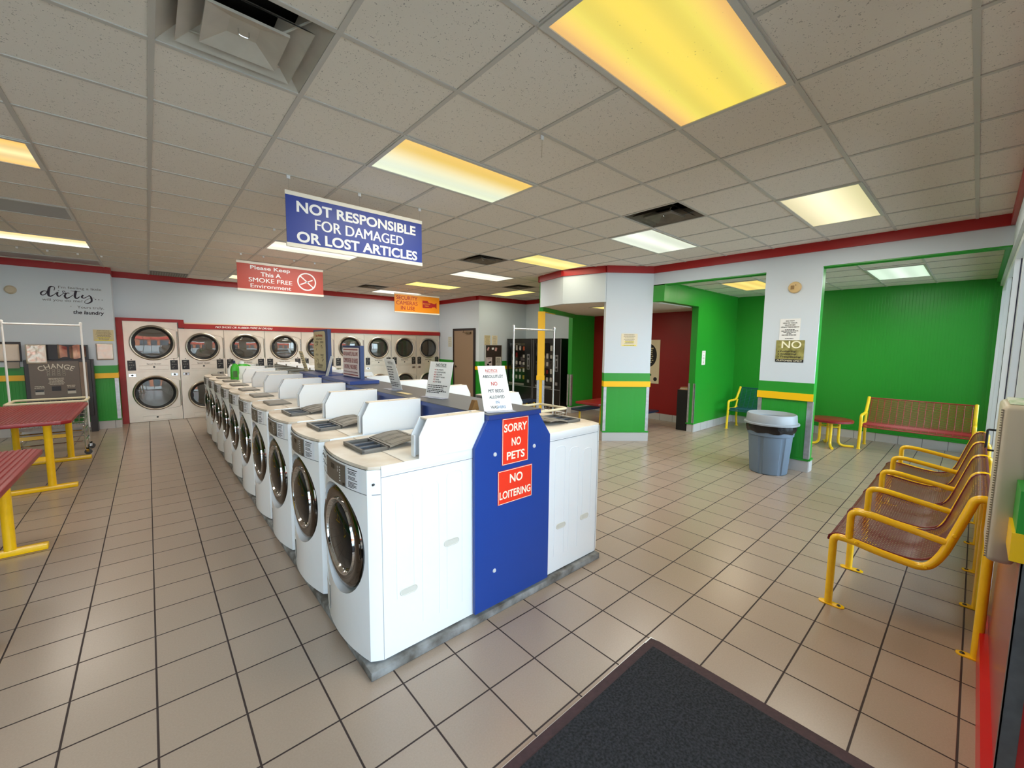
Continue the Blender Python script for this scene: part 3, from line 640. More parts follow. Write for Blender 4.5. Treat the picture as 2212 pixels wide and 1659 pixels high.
def make_washer(lab, group):
    t = thing('washing_machine', lab, 'washing machine', (0, 0, 0), group=group)
    mb = MB(); mb.prism([(0.62, 0), (0.0, 0), (-0.055, 0.03), (-0.055, 0.04), (-0.02, 0.04), (-0.02, 0.66), (-0.055, 0.66), (-0.055, 0.67), (0.0, WW), (0.62, WW)], 'z', 0.012, 0.984); cab = mb.make('cabinet', WENAM, t, ang=30)
    R_ = holed((0.03, 0.67, 0.012, 0.984), (0.35, 0.557), 0.293); mb = MB()
    mb.sheet([[(fx(y), y, z) for y, z in g] for g in R_]); mb.sheet([[(-0.019, y, z) for y, z in R_[0]], [(fx(y), y, z) for y, z in R_[0]]])
    ys = [0.03+0.64*i/18 for i in range(19)]; mb.sheet([[(fx(y), y, 0.012) for y in ys], [(-0.054, y, 0.012) for y in ys]])
    mb.make('front_panel', WENAM, t, ang=40)
    mb = MB()
    for y in (0.05, 0.65): mb.lathe([(0.02, 0), (0.02, 0.012)], (0.05, y, 0), n=10); mb.lathe([(0.02, 0), (0.02, 0.012)], (0.56, y, 0), n=10)
    mb.make('foot', BLACK, t)
    # pressed panels, grips and seams on both flanks
    for s_ in (-1, 1):
        yy = -0.0012 if s_ < 0 else WW+0.0012
        mb = MB(); q = (lambda x, z: (x, yy, z))
        def loop(x0, x1, z0, z1, r=0.035, w_=0.003):
            pts = fillet([q(x0, z0), q(x0, z1), q(x1, z1), q(x1, z0)], r, 4); mb.tube(pts, 0.0012, 4)
        loop(0.075, 0.17, 0.30, 0.84); loop(0.22, 0.32, 0.12, 0.87); loop(0.37, 0.47, 0.12, 0.90)
        mb.make('pressed_rib', WENAM, cab)
        mb = MB(); mb.box(0.002, 0.62, yy-0.0006, yy+0.0006, 0.945, 0.9475); mb.box(0.001, 0.0025, yy-0.0006, yy+0.0006, 0.012, 0.99)
        mb.make('side_seam', SEAM, cab, smooth=False)
        if s_ < 0: MB().box(0.08, 0.155, yy-0.0008, yy+0.0008, 0.885, 0.925).make('side_label', mat('label_pale', (246, 246, 244), 0.3), cab, smooth=False)
        for cx, cz in ((0.14, 0.325), (0.40, 0.50) if s_ < 0 else (0.40, 0.33)):
            mb = MB(); P = [(cx+sg*0.03+0.017*math.cos(a), cz+0.017*math.sin(a)) for sg, rng in ((1, (-90, 90)), (-1, (90, 270))) for a in [math.radians(rng[0]+(rng[1]-rng[0])*i/6) for i in range(7)]]
            mb.prism(P, 'y', yy-0.0008, yy+0.0008); mb.tube([(x, yy, z) for x, z in P], 0.003, 6, closed=True)
            mb.make('side_grip', SLOT, cab)
    mb = MB(); front(0.0, 0.70, 0.862, 0.8655, 0.001, 40, mb); mb.make('console_seam', SEAM, t)
    # top: front strip and main plate
    ys = [0.03+0.64*i/18 for i in range(19)]
    mb = MB(); mb.prism([(0.125, 0.004), (0.0, 0.004)]+[(fx(y)+0.006, y) for y in ys]+[(0.0, WW-0.004), (0.125, WW-0.004)], 'z', 0.984, WH-0.002, 0.004); mb.make('top_strip', CREAMTOP, t, ang=40)
    mb = MB(); mb.box(0.128, 0.62, 0.003, WW-0.003, 0.984, WH, 0.004); mb.make('top_plate', LIDTOP, t, ang=40)
    for a, b in ((-0.002, 0.004), (WW-0.004, WW+0.002)): MB().box(0.003, 0.62, a, b, 0.955, WH-0.001, 0.002).make('top_edge', WENAM, t)
    # door: white collar, smoked ring, chrome rim, dark bowl
    c = (-0.060, 0.35, 0.557); ax = (-1, 0, 0)
    mb = MB(); mb.lathe([(0.262, -0.041), (0.272, -0.014), (0.277, -0.002), (0.273, 0.003)], c, ax, 48); mb.make('door_collar', mat('collar_grey', (118, 120, 124), 0.3), t)
    mb = MB(); mb.lathe([(0.275, 0.0), (0.273, 0.012), (0.260, 0.022), (0.232, 0.025), (0.206, 0.020)], c, ax, 48); dr = mb.make('door', RING, t)
    mb = MB(); mb.lathe([(0.207, 0.020), (0.204, 0.030), (0.196, 0.028), (0.184, 0.004), (0.160, -0.035)], c, ax, 48); mb.make('door_rim', CRIM, dr)
    mb = MB(); mb.lathe([(0.186, 0.006), (0.170, 0.022), (0.13, 0.038), (0.07, 0.048), (0, 0.051)], c, ax, 48); mb.make('door_glass', BOWL, dr)
    mb = MB(); mb.box(-0.081, -0.074, 0.080, 0.087, 0.53, 0.61, 0.002); mb.make('door_handle', RING, dr)
    # console
    front(0.205, 0.475, 0.868, 0.974, 0.004).make('control_panel', PANEL, t); cp = bpy.data.objects[[o.name for o in kids(t) if o.name.startswith('control_panel')][-1]]
    front(0.335, 0.385, 0.932, 0.956, 0.0055, 4).make('display', BLACK, cp)
    mb = MB()
    for i in range(6): front(0.255+0.004*(i % 2), 0.268, 0.884+i*0.014, 0.889+i*0.014, 0.0058, 2, mb)
    for i in range(4): front(0.285, 0.293, 0.930+i*0.008, 0.933+i*0.008, 0.0058, 2, mb)
    mb.make('button', mat('button_white', (225, 225, 225)), cp)
    front(0.212, 0.232, 0.872, 0.884, 0.0058, 3).make('coin_light', BLACK, cp)
    il = front(0.085, 0.185, 0.868, 0.978, 0.0035); il = il.make('instruction_label', mat('label_white', (232, 232, 236), 0.5), t)
    mb = MB(); r = random.Random(3)
    front(0.095, 0.176, 0.966, 0.970, 0.0048, 4, mb)
    for i in range(13):
        if i in (3, 7): continue
        a = r.uniform(0.0, 0.03); front(0.095+a, 0.176, 0.956-i*0.0066, 0.9585-i*0.0066, 0.0048, 3, mb)
    mb.make('print', INK, il, smooth=False)
    mb = MB(); front(0.54, 0.60, 0.945, 0.953, 0.003, 4, mb); front(0.63, 0.645, 0.95, 0.962, 0.003, 2, mb); mb.make('badge', mat('badge_grey', (90, 92, 96)), t)
    mb = MB(); front(0.50, 0.66, 0.908, 0.910, 0.002, 6, mb); mb.make('badge_line', SEAM, t)
    # service flap
    f_ = front(0.52, 0.64, 0.06, 0.20, 0.003); f_ = f_.make('service_flap', mat('flap_white', (226, 228, 230), 0.3), t)
    mb = MB(); mb.cyl((-0.026, 0.016, 0.915), (-0.034, 0.012, 0.915), 0.006, 8); mb.make('lock', DGREY, t)
    # coin meter box on top: two white cheeks, recessed slide, dusty cap
    prof = [(0.205, WH), (0.205, 1.118), (0.252, 1.205), (0.62, 1.205), (0.62, WH)]
    mb = MB(); mb.prism(prof, 'y', -0.006, 0.0); mb.prism(prof, 'y', 0.074, 0.082); mb.prism([(0.205, WH), (0.205, 1.115), (0.214, 1.115), (0.214, WH)], 'y', 0.05, 0.082)
    cb = mb.make('coin_box', WENAM, t, smooth=False)
    mb = MB(); mb.box(0.255, 0.62, -0.004, 0.074, 1.196, 1.204); mb.make('coin_box_cap', mat('dusty_cap', (206, 190, 164), 0.5, col2=(232, 222, 206), vscale=6), cb, smooth=False)
    mb = MB(); mb.box(0.30, 0.62, -0.003, 0.073, WH, 1.196); mb.make('coin_box_core', mat('core_grey', (140, 136, 126), 0.5), cb, smooth=False)
    mb = MB(); mb.box(0.285, 0.30, 0.02, 0.05, 1.06, 1.16); mb.box(0.27, 0.285, 0.028, 0.042, 1.10, 1.13); mb.cyl((0.29, 0.035, 1.175), (0.278, 0.035, 1.175), 0.009, 8); mb.make('coin_slide', BLACK, cb, smooth=False)
    mb = MB(); mb.cyl((0.55, 0.035, 1.203), (0.55, 0.035, 1.209), 0.008, 8); mb.cyl((0.40, 0.035, 1.203), (0.40, 0.035, 1.207), 0.005, 8); mb.make('cap_screw', CHROME, cb)
    return t
TRAY = mat('tray_grey', (104, 101, 95), 0.4); CUP = mat('cup_grey', (66, 70, 78), 0.3); DLID = mat('dispenser_lid_grey', (132, 125, 114), 0.5)
def dispenser_open(t):
    z = WH; y0, y1 = 0.262, 0.540; x0, x1 = 0.015, 0.165
    mb = MB(); mb.box(x0, x1, y0, y1, z, z+0.003)
    for a, b, c_, d in ((x0, x0+0.016, y0, y1), (x1-0.010, x1, y0, y1), (x0, x1, y0, y0+0.012), (x0, x1, y1-0.012, y1)): mb.box(a, b, c_, d, z+0.002, z+0.020, 0.002)
    p = mb.make('dispenser', TRAY, t)
    mb = MB()
    for i in range(2):
        y = y0+0.012+(i+1)*(y1-y0-0.024)/3; mb.box(x0+0.014, x1-0.008, y-0.006, y+0.006, z+0.002, z+0.016, 0.002)
    mb.box(x0+0.015, x1-0.009, y0+0.01, y1-0.01, z+0.0025, z+0.005); mb.make('compartment', CUP, p)
    mb = MB(); n = 8
    def lz(u): return z+0.022+0.014*u+0.012*math.sin(u*2.6)
    rows = [[(x1+0.004+0.190*u, yy, lz(u)+dz) for yy in (y0-0.004, y1+0.004)] for dz in (0,) for u in [i/n for i in range(n+1)]]
    mb.sheet(rows); mb.sheet([[(x, y, zz-0.010) for x, y, zz in r] for r in rows])
    for k in (0, 1): mb.sheet([[rows[i][k] for i in range(n+1)], [(rows[i][k][0], rows[i][k][1], rows[i][k][2]-0.010) for i in range(n+1)]])
    mb.sheet([rows[-1], [(x, y, zz-0.010) for x, y, zz in rows[-1]]])
    l = mb.make('dispenser_lid', DLID, p)
    mb = MB()
    for k in range(3):
        ya = y0+0.015+k*0.090; pts = [(x1+0.02+0.15*u, ya, lz(u*0.8+0.08)+0.001) for u in (0, 0.5, 1)]+[(x1+0.02+0.15*u, ya+0.07, lz(u*0.8+0.08)+0.001) for u in (1, 0.5, 0)]
        mb.tube(pts, 0.0018, 5, closed=True)
    mb.make('moulded_ridge', TRAY, l)
def dispenser_shut(t):
    z = WH; mb = MB(); mb.box(0.015, 0.205, 0.262, 0.540, z, z+0.006); p = mb.make('dispenser', TRAY, t)
    mb = MB(); mb.prism([(0.012, z+0.006), (0.02, z+0.018), (0.19, z+0.016), (0.208, z+0.006)], 'y', 0.258, 0.544, 0.002); mb.make('dispenser_lid', DLID, p)
ORD = ['first', 'second', 'third', 'fourth', 'fifth', 'sixth', 'seventh', 'eighth', 'ninth', 'tenth']
LG, RG = 'washing machines in the row facing the folding tables', 'washing machines in the row facing the pier and trash can'
WO = make_washer('x', LG); dispenser_open(WO); WS = make_washer('x', LG); dispenser_shut(WS)
XL, Y0, ZW = 0.80, 1.845, 0.047
def wl(i):
    a = 'lid open' if i < 3 else 'lid shut'
    return 'white washer, %s from the blue end panel, facing the folding tables, dispenser %s' % (ORD[i], a)
for i in range(10):
    src = WO if i < 3 else WS
    if i in (0, 3): src.location = (XL, Y0+i*PITCH, ZW); src['label'] = wl(i)
    else: dup(src, (XL, Y0+i*PITCH, ZW), 0, wl(i))
XR = 2.505
for i in range(10):
    o = dup(WO if i == 0 else WS, (XR, Y0+WW+i*PITCH, ZW), PI, 'white washer, %s from the blue end panel, in the row facing the pier' % ORD[i]); o['group'] = RG

# plinth, blue bulkhead, trough
YEND = Y0+9*PITCH+WW
CONC = mat('stained_concrete', (150, 150, 148), 0.8, col2=(84, 78, 70), vscale=9, bump=0.6, bscale=40)
mb = MB(); mb.prism([(0.722, 1.815), (2.53, 1.815), (2.53, YEND+0.04), (0.722, YEND+0.04)], 'z', 0.0, 0.046, 0.006)
tag(mb.make('plinth', CONC), 'stained grey concrete plinth under the double row of washers', 'plinth')
BLUE = mat('blue_laminate', (24, 64, 146), 0.35); NAVY = mat('navy_laminate', (34, 58, 128), 0.35); CTR = mat('grey_countertop', (72, 73, 78), 0.42)
bk = thing('service_bulkhead', 'blue bulkhead running between the two washer rows under a grey top', 'bulkhead', (0, 0, 0))
mb = MB(); mb.prism([(1.342, 0.066), (1.95, 0.066), (1.948, 1.055), (1.835, 1.213), (1.43, 1.213), (1.336, 1.055)], 'y', 1.816, 1.838, 0.002); mb.make('end_panel', BLUE, bk, smooth=False)
mb = MB(); mb.box(1.45, 1.83, 1.84, 5.70, 0.05, 1.205); mb.make('body', NAVY, bk, smooth=False)
mb = MB(); mb.box(1.424, 1.842, 1.80, 5.72, 1.206, 1.232); mb.make('top_edge', NAVY, bk, smooth=False)
mb = MB(); mb.box(1.425, 1.841, 1.802, 5.72, 1.232, 1.237); mb.make('countertop', CTR, bk, smooth=False)
for x, z in ((1.482, 0.997), (1.802, 0.998), (1.483, 0.287)): MB().lathe([(0, 0.006), (0.010, 0.005), (0.013, 0)], (x, 1.816, z), (0, -1, 0), 14).make('bolt', mat('bolt_grey', (205, 206, 206), 0.4), bk)
for y in (2.35, 2.95, 3.55): MB().lathe([(0, 0.006), (0.010, 0.005), (0.013, 0)], (1.45, y, 1.15), (-1, 0, 0), 12).make('bolt', mat('bolt_grey', (205, 206, 206)), bk)
GM = mat('galvanised', (140, 138, 128), 0.4, 0.6, var=0.2, vscale=10)
mb = MB(); mb.box(1.44, 1.84, 5.74, YEND, 0.05, 1.14); mb.box(1.42, 1.43, 5.74, YEND, 1.12, 1.225); mb.box(1.85, 1.86, 5.74, YEND, 1.12, 1.225)
for y in (6.3, 7.0, 7.7, 8.4): mb.box(1.42, 1.86, y, y+0.03, 1.205, 1.225); mb.box(1.42, 1.45, y, y+0.05, 1.225, 1.26)
tag(mb.make('wiring_trough', GM, smooth=False), 'open grey metal trough between the far washers, behind the tall instruction stand', 'trough')
RS = mat('red_sign', (242, 58, 34), 0.35); CRM = mat('cream_letter', (250, 246, 216), 0.5)
def redsign(lab, x0, x1, z0, z1, lines):
    f = FY((x0+x1)/2, (z0+z1)/2, 1.8125); o = tag(slab('wall_sign', f, x1-x0, z1-z0, 0.003, RS), lab, 'sign'); mb = MB()
    for s_, x, y, w_, h_ in lines: text_into(mb, s_, f, x, y, w_, h_, 0.022)
    w2, h2 = (x1-x0)/2-0.002, (z1-z0)/2-0.002
    for a in ((-w2, w2, h2-0.003, h2), (-w2, w2, -h2, -h2+0.003), (-w2, -w2+0.003, -h2, h2), (w2-0.003, w2, -h2, h2)): rect_into(mb, f, *a)
    mb.make('lettering', CRM, o, smooth=False, normals=False)
redsign('red sign reading SORRY NO PETS on the blue end panel', 1.533, 1.745, 0.92, 1.20, [('SORRY', 0.0, 0.082, 0.185, 0.05), ('NO', 0.005, -0.006, 0.075, 0.05), ('PETS', 0.003, -0.088, 0.145, 0.05)])
redsign('red sign reading NO LOITERING on the blue end panel', 1.503, 1.782, 0.682, 0.888, [('NO', 0.005, 0.045, 0.105, 0.055), ('LOITERING', 0.0, -0.048, 0.255, 0.048)])

# sign stands on the bulkhead
DBLUE = mat('dark_blue_box', (40, 62, 112), 0.4)
def stand(lab, px, py0, py1, y0, y1, z1, x=1.62, pz=1.27):
    t = thing('sign_stand', lab, 'sign stand', (x, (py0+py1)/2, 1.237))
    cy = (py0+py1)/2
    MB().box(px[0]-x, px[1]-x, py0-cy, py1-cy, 0.001, pz-1.237).make('platform', NAVY, t, smooth=False)
    MB().box(0, 0.04, y0-cy, y1-cy, pz-1.237, z1-1.237).make('box', DBLUE, t, smooth=False)
    return t, fr((-0.001, (y0+y1)/2-cy, (pz+z1)/2-1.237), (0, -1, 0))
t, f = stand('navy sign stand with a red and white NO BLANKETS placard', (1.43, 1.72), 3.95, 4.80, 4.175, 4.665, 1.61)
pl = slab('placard', (f[0]+Vector((-0.004, 0.01, -0.005)), f[1], f[2]), 0.455, 0.305, 0.003, mat('placard_white', (236, 222, 218), 0.5), t)
f2 = (f[0]+Vector((-0.004, 0.01, -0.005)), f[1], f[2]); mb = MB()
rect_into(mb, f2, -0.205, 0.205, 0.128, 0.138); rect_into(mb, f2, -0.205, 0.205, -0.138, -0.128)
for s_, y, w_, h_ in (('NO BLANKETS, PILLOWS', 0.085, 0.41, 0.048), ('COMFORTERS OR SHOES', 0.018, 0.41, 0.048), ('IN SMALL MACHINES', -0.048, 0.36, 0.048), ('We will not be responsible for any damage', -0.104, 0.39, 0.022)): text_into(mb, s_, f2, 0, y, w_, h_, 0.02)
mb.make('lettering', mat('maroon_ink', (150, 40, 40)), pl, smooth=False, normals=False)
t, f = stand('tall navy sign stand with a cream washing instruction placard', (1.43, 1.76), 4.93, 5.70, 5.17, 5.725, 1.80)
f2 = (f[0]+Vector((-0.004, 0.035, 0.0)), f[1], f[2])
P = fillet([(-0.2, -0.245, 0), (0.2, -0.245, 0), (0.2, 0.245, 0), (-0.2, 0.245, 0), (-0.2, -0.245, 0)], 0.05, 4)
P = [(-0.23+0.46*(p.x+0.2)/0.4, p.y) for p in P[:-1]]
mb = MB(); n = len(P); mb._faces([V3(f2, x, y, 0.0) for x, y in P]+[V3(f2, x, y, -0.004) for x, y in P], [tuple(range(n)), tuple(range(n, 2*n))[::-1]]+[(i, n+i, n+(i+1) % n, (i+1) % n) for i in range(n)])
pl = mb.make('placard', mat('cream_placard', (205, 192, 150), 0.5), t, smooth=False)
mb = MB(); text_into(mb, 'Easy Washing', f2, 0.0, 0.19, 0.27, 0.04, 0.02); mb.make('heading', REDINK, pl, smooth=False, normals=False)
mb = MB(); r = random.Random(5); text_into(mb, 'INSTRUCTIONS', f2, 0, 0.148, 0.23, 0.018)
for cx in (-0.1, 0.1):
    for cy in (0.07, -0.09):
        for i in range(3): words_into(mb, f2, cx-0.07, cx+0.07, cy+0.05-i*0.008, 0.004, r)
        for q in range(5):
            a = r.uniform(-0.05, 0.05); b = r.uniform(-0.05, 0.02); stroke(mb, f2, cx+a, cy+b, cx+a+r.uniform(-0.03, 0.03), cy+b+r.uniform(-0.03, 0.03), 0.010)
for i in range(4): words_into(mb, f2, -0.14, 0.14, -0.165-i*0.014, 0.006, r)
mb.make('print', INK, pl, smooth=False, normals=False)

# paper signs in acrylic holders on the bulkhead
ACR = glass_mat('acrylic', (0.93, 0.95, 0.95), 1.45)
def holder(lab, bl, br, z, lean, h, lines=None, base=True, m=PAPER, curve=0.0, paper2=None, foot=0.06):
    bl, br = Vector((*bl, z)), Vector((*br, z)); r = (br-bl).normalized(); w_ = (br-bl).length
    n = r.cross(Vector((0, 0, 1))); u = (Vector((0, 0, h))-n*lean).normalized(); L = math.hypot(h, lean)
    t = thing('sign_holder', lab, 'sign holder', tuple((bl+br)/2)); o = -(bl+br)/2
    f = ((bl+br)/2+o+Vector((0, 0, 0.002)), r, u)
    mb = MB(); mb._faces([V3(f, x, y, q) for q in (-0.002, 0.0) for x, y in ((-w_/2, 0), (w_/2, 0), (w_/2, L), (-w_/2, L))], [(3, 2, 1, 0), (4, 5, 6, 7), (0, 1, 5, 4), (1, 2, 6, 5), (2, 3, 7, 6), (3, 0, 4, 7)])
    sh = mb.make('sheet', m, t, smooth=False)
    if foot:
        P = [(bl+o)+Vector((0, 0, 0.002)), (br+o)+Vector((0, 0, 0.002)), (br+o)+n*foot+Vector((0, 0, 0.002)), (bl+o)+n*foot+Vector((0, 0, 0.002))]
        mb = MB(); mb._faces([p-Vector((0, 0, 0.002)) for p in P]+P, [(3, 2, 1, 0), (4, 5, 6, 7), (0, 1, 5, 4), (1, 2, 6, 5), (2, 3, 7, 6), (3, 0, 4, 7)]); mb.make('foot', mat('frosted_acrylic', (150, 156, 178), 0.2), t, smooth=False)
    f = (f[0]+u*L/2, r, u)
    for name, mm, ll in (lines or []):
        mb = MB()
        for s_ in ll:
            if s_[0] is None: words_into(mb, f, s_[1], s_[2], s_[3], s_[4], random.Random(int(s_[3]*9999)), cen=False)
            elif s_[0] == 'bar': rect_into(mb, f, *s_[1:])
            else: text_into(mb, s_[0], f, s_[1], s_[2], s_[3], s_[4], 0.012, align=s_[5] if len(s_) > 5 else 'C')
        mb.make(name, mm, sh, smooth=False, normals=False)
    return t
BLU = mat('blue_ink', (90, 130, 170), 0.7)
holder('white notice in a leaning holder reading NOTICE ABSOLUTLEY NO PET BEDS ALLOWED IN WASHERS', (1.478, 1.915), (1.648, 1.853), 1.238, 0.145, 0.262,
       [('red_lettering', REDINK, [('NOTICE', -0.005, 0.115, 0.078, 0.020), ('bar', -0.044, 0.034, 0.100, 0.1015), ('NO', 0.0, 0.026, 0.04, 0.026)]),
        ('lettering', mat('slate_ink', (58, 60, 68), 0.7), [('ABSOLUTLEY', 0.0, 0.076, 0.135, 0.021), ('PET BEDS', 0.003, -0.022, 0.098, 0.020), ('ALLOWED', 0.003, -0.062, 0.098, 0.020), ('WAS', -0.024, -0.128, 0.045, 0.019)]),
        ('blue_lettering', BLU, [('IN', 0.002, -0.096, 0.022, 0.018), ('HERS', 0.025, -0.128, 0.050, 0.019)])])
nl = ['BLANKETS', 'COMFORTERS', 'PILLOWS', 'HEAVY SHOES', 'RUGS', 'PET BEDS']
holder('white notice headed NOTICE, listing NO BLANKETS to NO PET BEDS, in the middle holder', (1.577, 2.783), (1.627, 2.541), 1.238, 0.056, 0.262,
       [('lettering', INK, [('NOTICE', 0, 0.11, 0.11, 0.020), ('bar', -0.058, 0.058, 0.094, 0.096)]+[(s_, -0.035, 0.072-i*0.0185, None, 0.0105, 'L') for i, s_ in enumerate(nl)]+[(None, -0.11, 0.11, y, 0.006) for y in (-0.048, -0.062, -0.078, -0.09, -0.102)]),
        ('red_lettering', REDINK, [('NO', -0.062, 0.072-i*0.0185, None, 0.0105, 'L') for i in range(6)])])
holder('drooping white notice headed NOTICIA, in the holder beside the NO BLANKETS stand', (1.624, 3.458), (1.628, 3.268), 1.238, -0.074, 0.262,
       [('lettering', INKL, [('NOTICIA', 0.01, 0.105, 0.09, 0.018), ('bar', -0.04, 0.06, 0.09, 0.092)]+[(None, -0.075, 0.05, 0.065-i*0.023, 0.009) for i in range(6)]+[(None, -0.085, 0.085, y, 0.008) for y in (-0.078, -0.094, -0.11)])], foot=0.09)
holder('tan notice drooping in a holder at the far side of the tall instruction stand', (1.55, 5.92), (1.55, 5.745), 1.262, -0.066, 0.26,
       [('print', INKL, [(None, -0.07, 0.07, 0.1-i*0.03, 0.012) for i in range(7)])], m=TAN, foot=0.0)
holder('clear-edged notice seen edge-on between the two navy stands', (1.475, 4.84), (1.53, 5.02-0.1), 1.238, -0.07, 0.25, None, foot=0.0)
mb = MB(); mb.box(1.50, 1.545, 2.93, 3.12, 1.2375, 1.241); tag(mb.make('label_strip', mat('tan_strip', (206, 186, 140), 0.6), smooth=False), 'tan paper strip lying on the grey bulkhead top between two notices', 'paper strip')
mb = MB(); mb.prism([(1.40, 1.240), (1.455, 1.240), (1.44, 1.30), (1.425, 1.30)], 'y', 1.975, 2.01); mb.xf(Matrix.Translation((0.03, 0, -0.0)))
tag(mb.make('wood_wedge', mat('brown_wood', (120, 84, 36), 0.6), smooth=False), 'small brown wooden wedge behind the ABSOLUTLEY NO PET BEDS notice', 'wedge')
# detergent bottles on the far washers
def bottle(lab, loc, rz, body, cap, sx=1.0, sz=1.0):
    t = thing('detergent_bottle', lab, 'bottle', loc, rz); t.scale = (sx, sx*0.9 if sx > 1 else sx, sz); mb = MB()
    S = [(0.0, 0.085, 0.05), (0.012, 0.09, 0.055), (0.15, 0.088, 0.052), (0.19, 0.07, 0.046), (0.222, 0.034, 0.030), (0.232, 0.026, 0.026)]
    rows = [[(a*math.copysign(abs(math.cos(2*PI*k/20))**0.7, math.cos(2*PI*k/20)), b*math.copysign(abs(math.sin(2*PI*k/20))**0.7, math.sin(2*PI*k/20)), z) for k in range(21)] for z, a, b in S]
    mb.sheet(rows); bmesh.ops.remove_doubles(mb.bm, verts=mb.bm.verts, dist=1e-5)
    for rr in (rows[0], rows[-1]): mb._faces(rr[:-1], [tuple(range(20))])
    b = mb.make('bottle_body', body, t)
    mb = MB(); mb.lathe([(0.0, 0.275), (0.026, 0.273), (0.030, 0.232)], (0, 0, 0), n=16); mb.make('cap', cap, t)
    mb = MB(); mb.tube(fillet([(0.03, 0, 0.225), (0.095, 0, 0.20), (0.10, 0, 0.09), (0.082, 0, 0.07)], 0.03), 0.010, 8); mb.make('handle', body, t)
    mb = MB(); mb.box(-0.055, 0.04, -0.0555, -0.054, 0.04, 0.13); mb.make('bottle_label', mat('bottle_label', (70, 110, 60), 0.5), t, smooth=False)
GB = mat('bright_green_plastic', (60, 175, 40), 0.3)
bottle('green detergent bottle with a dark cap on a far washer top', (0.985, 7.60, ZW+WH), 0.3, GB, mat('navy_cap', (30, 40, 80), 0.4), 0.62, 1.1)
bottle('green detergent jug with a white cap, behind the far coin box', (1.14, 8.02, ZW+WH), 0.1, GB, WENAM, 1.35, 1.0)

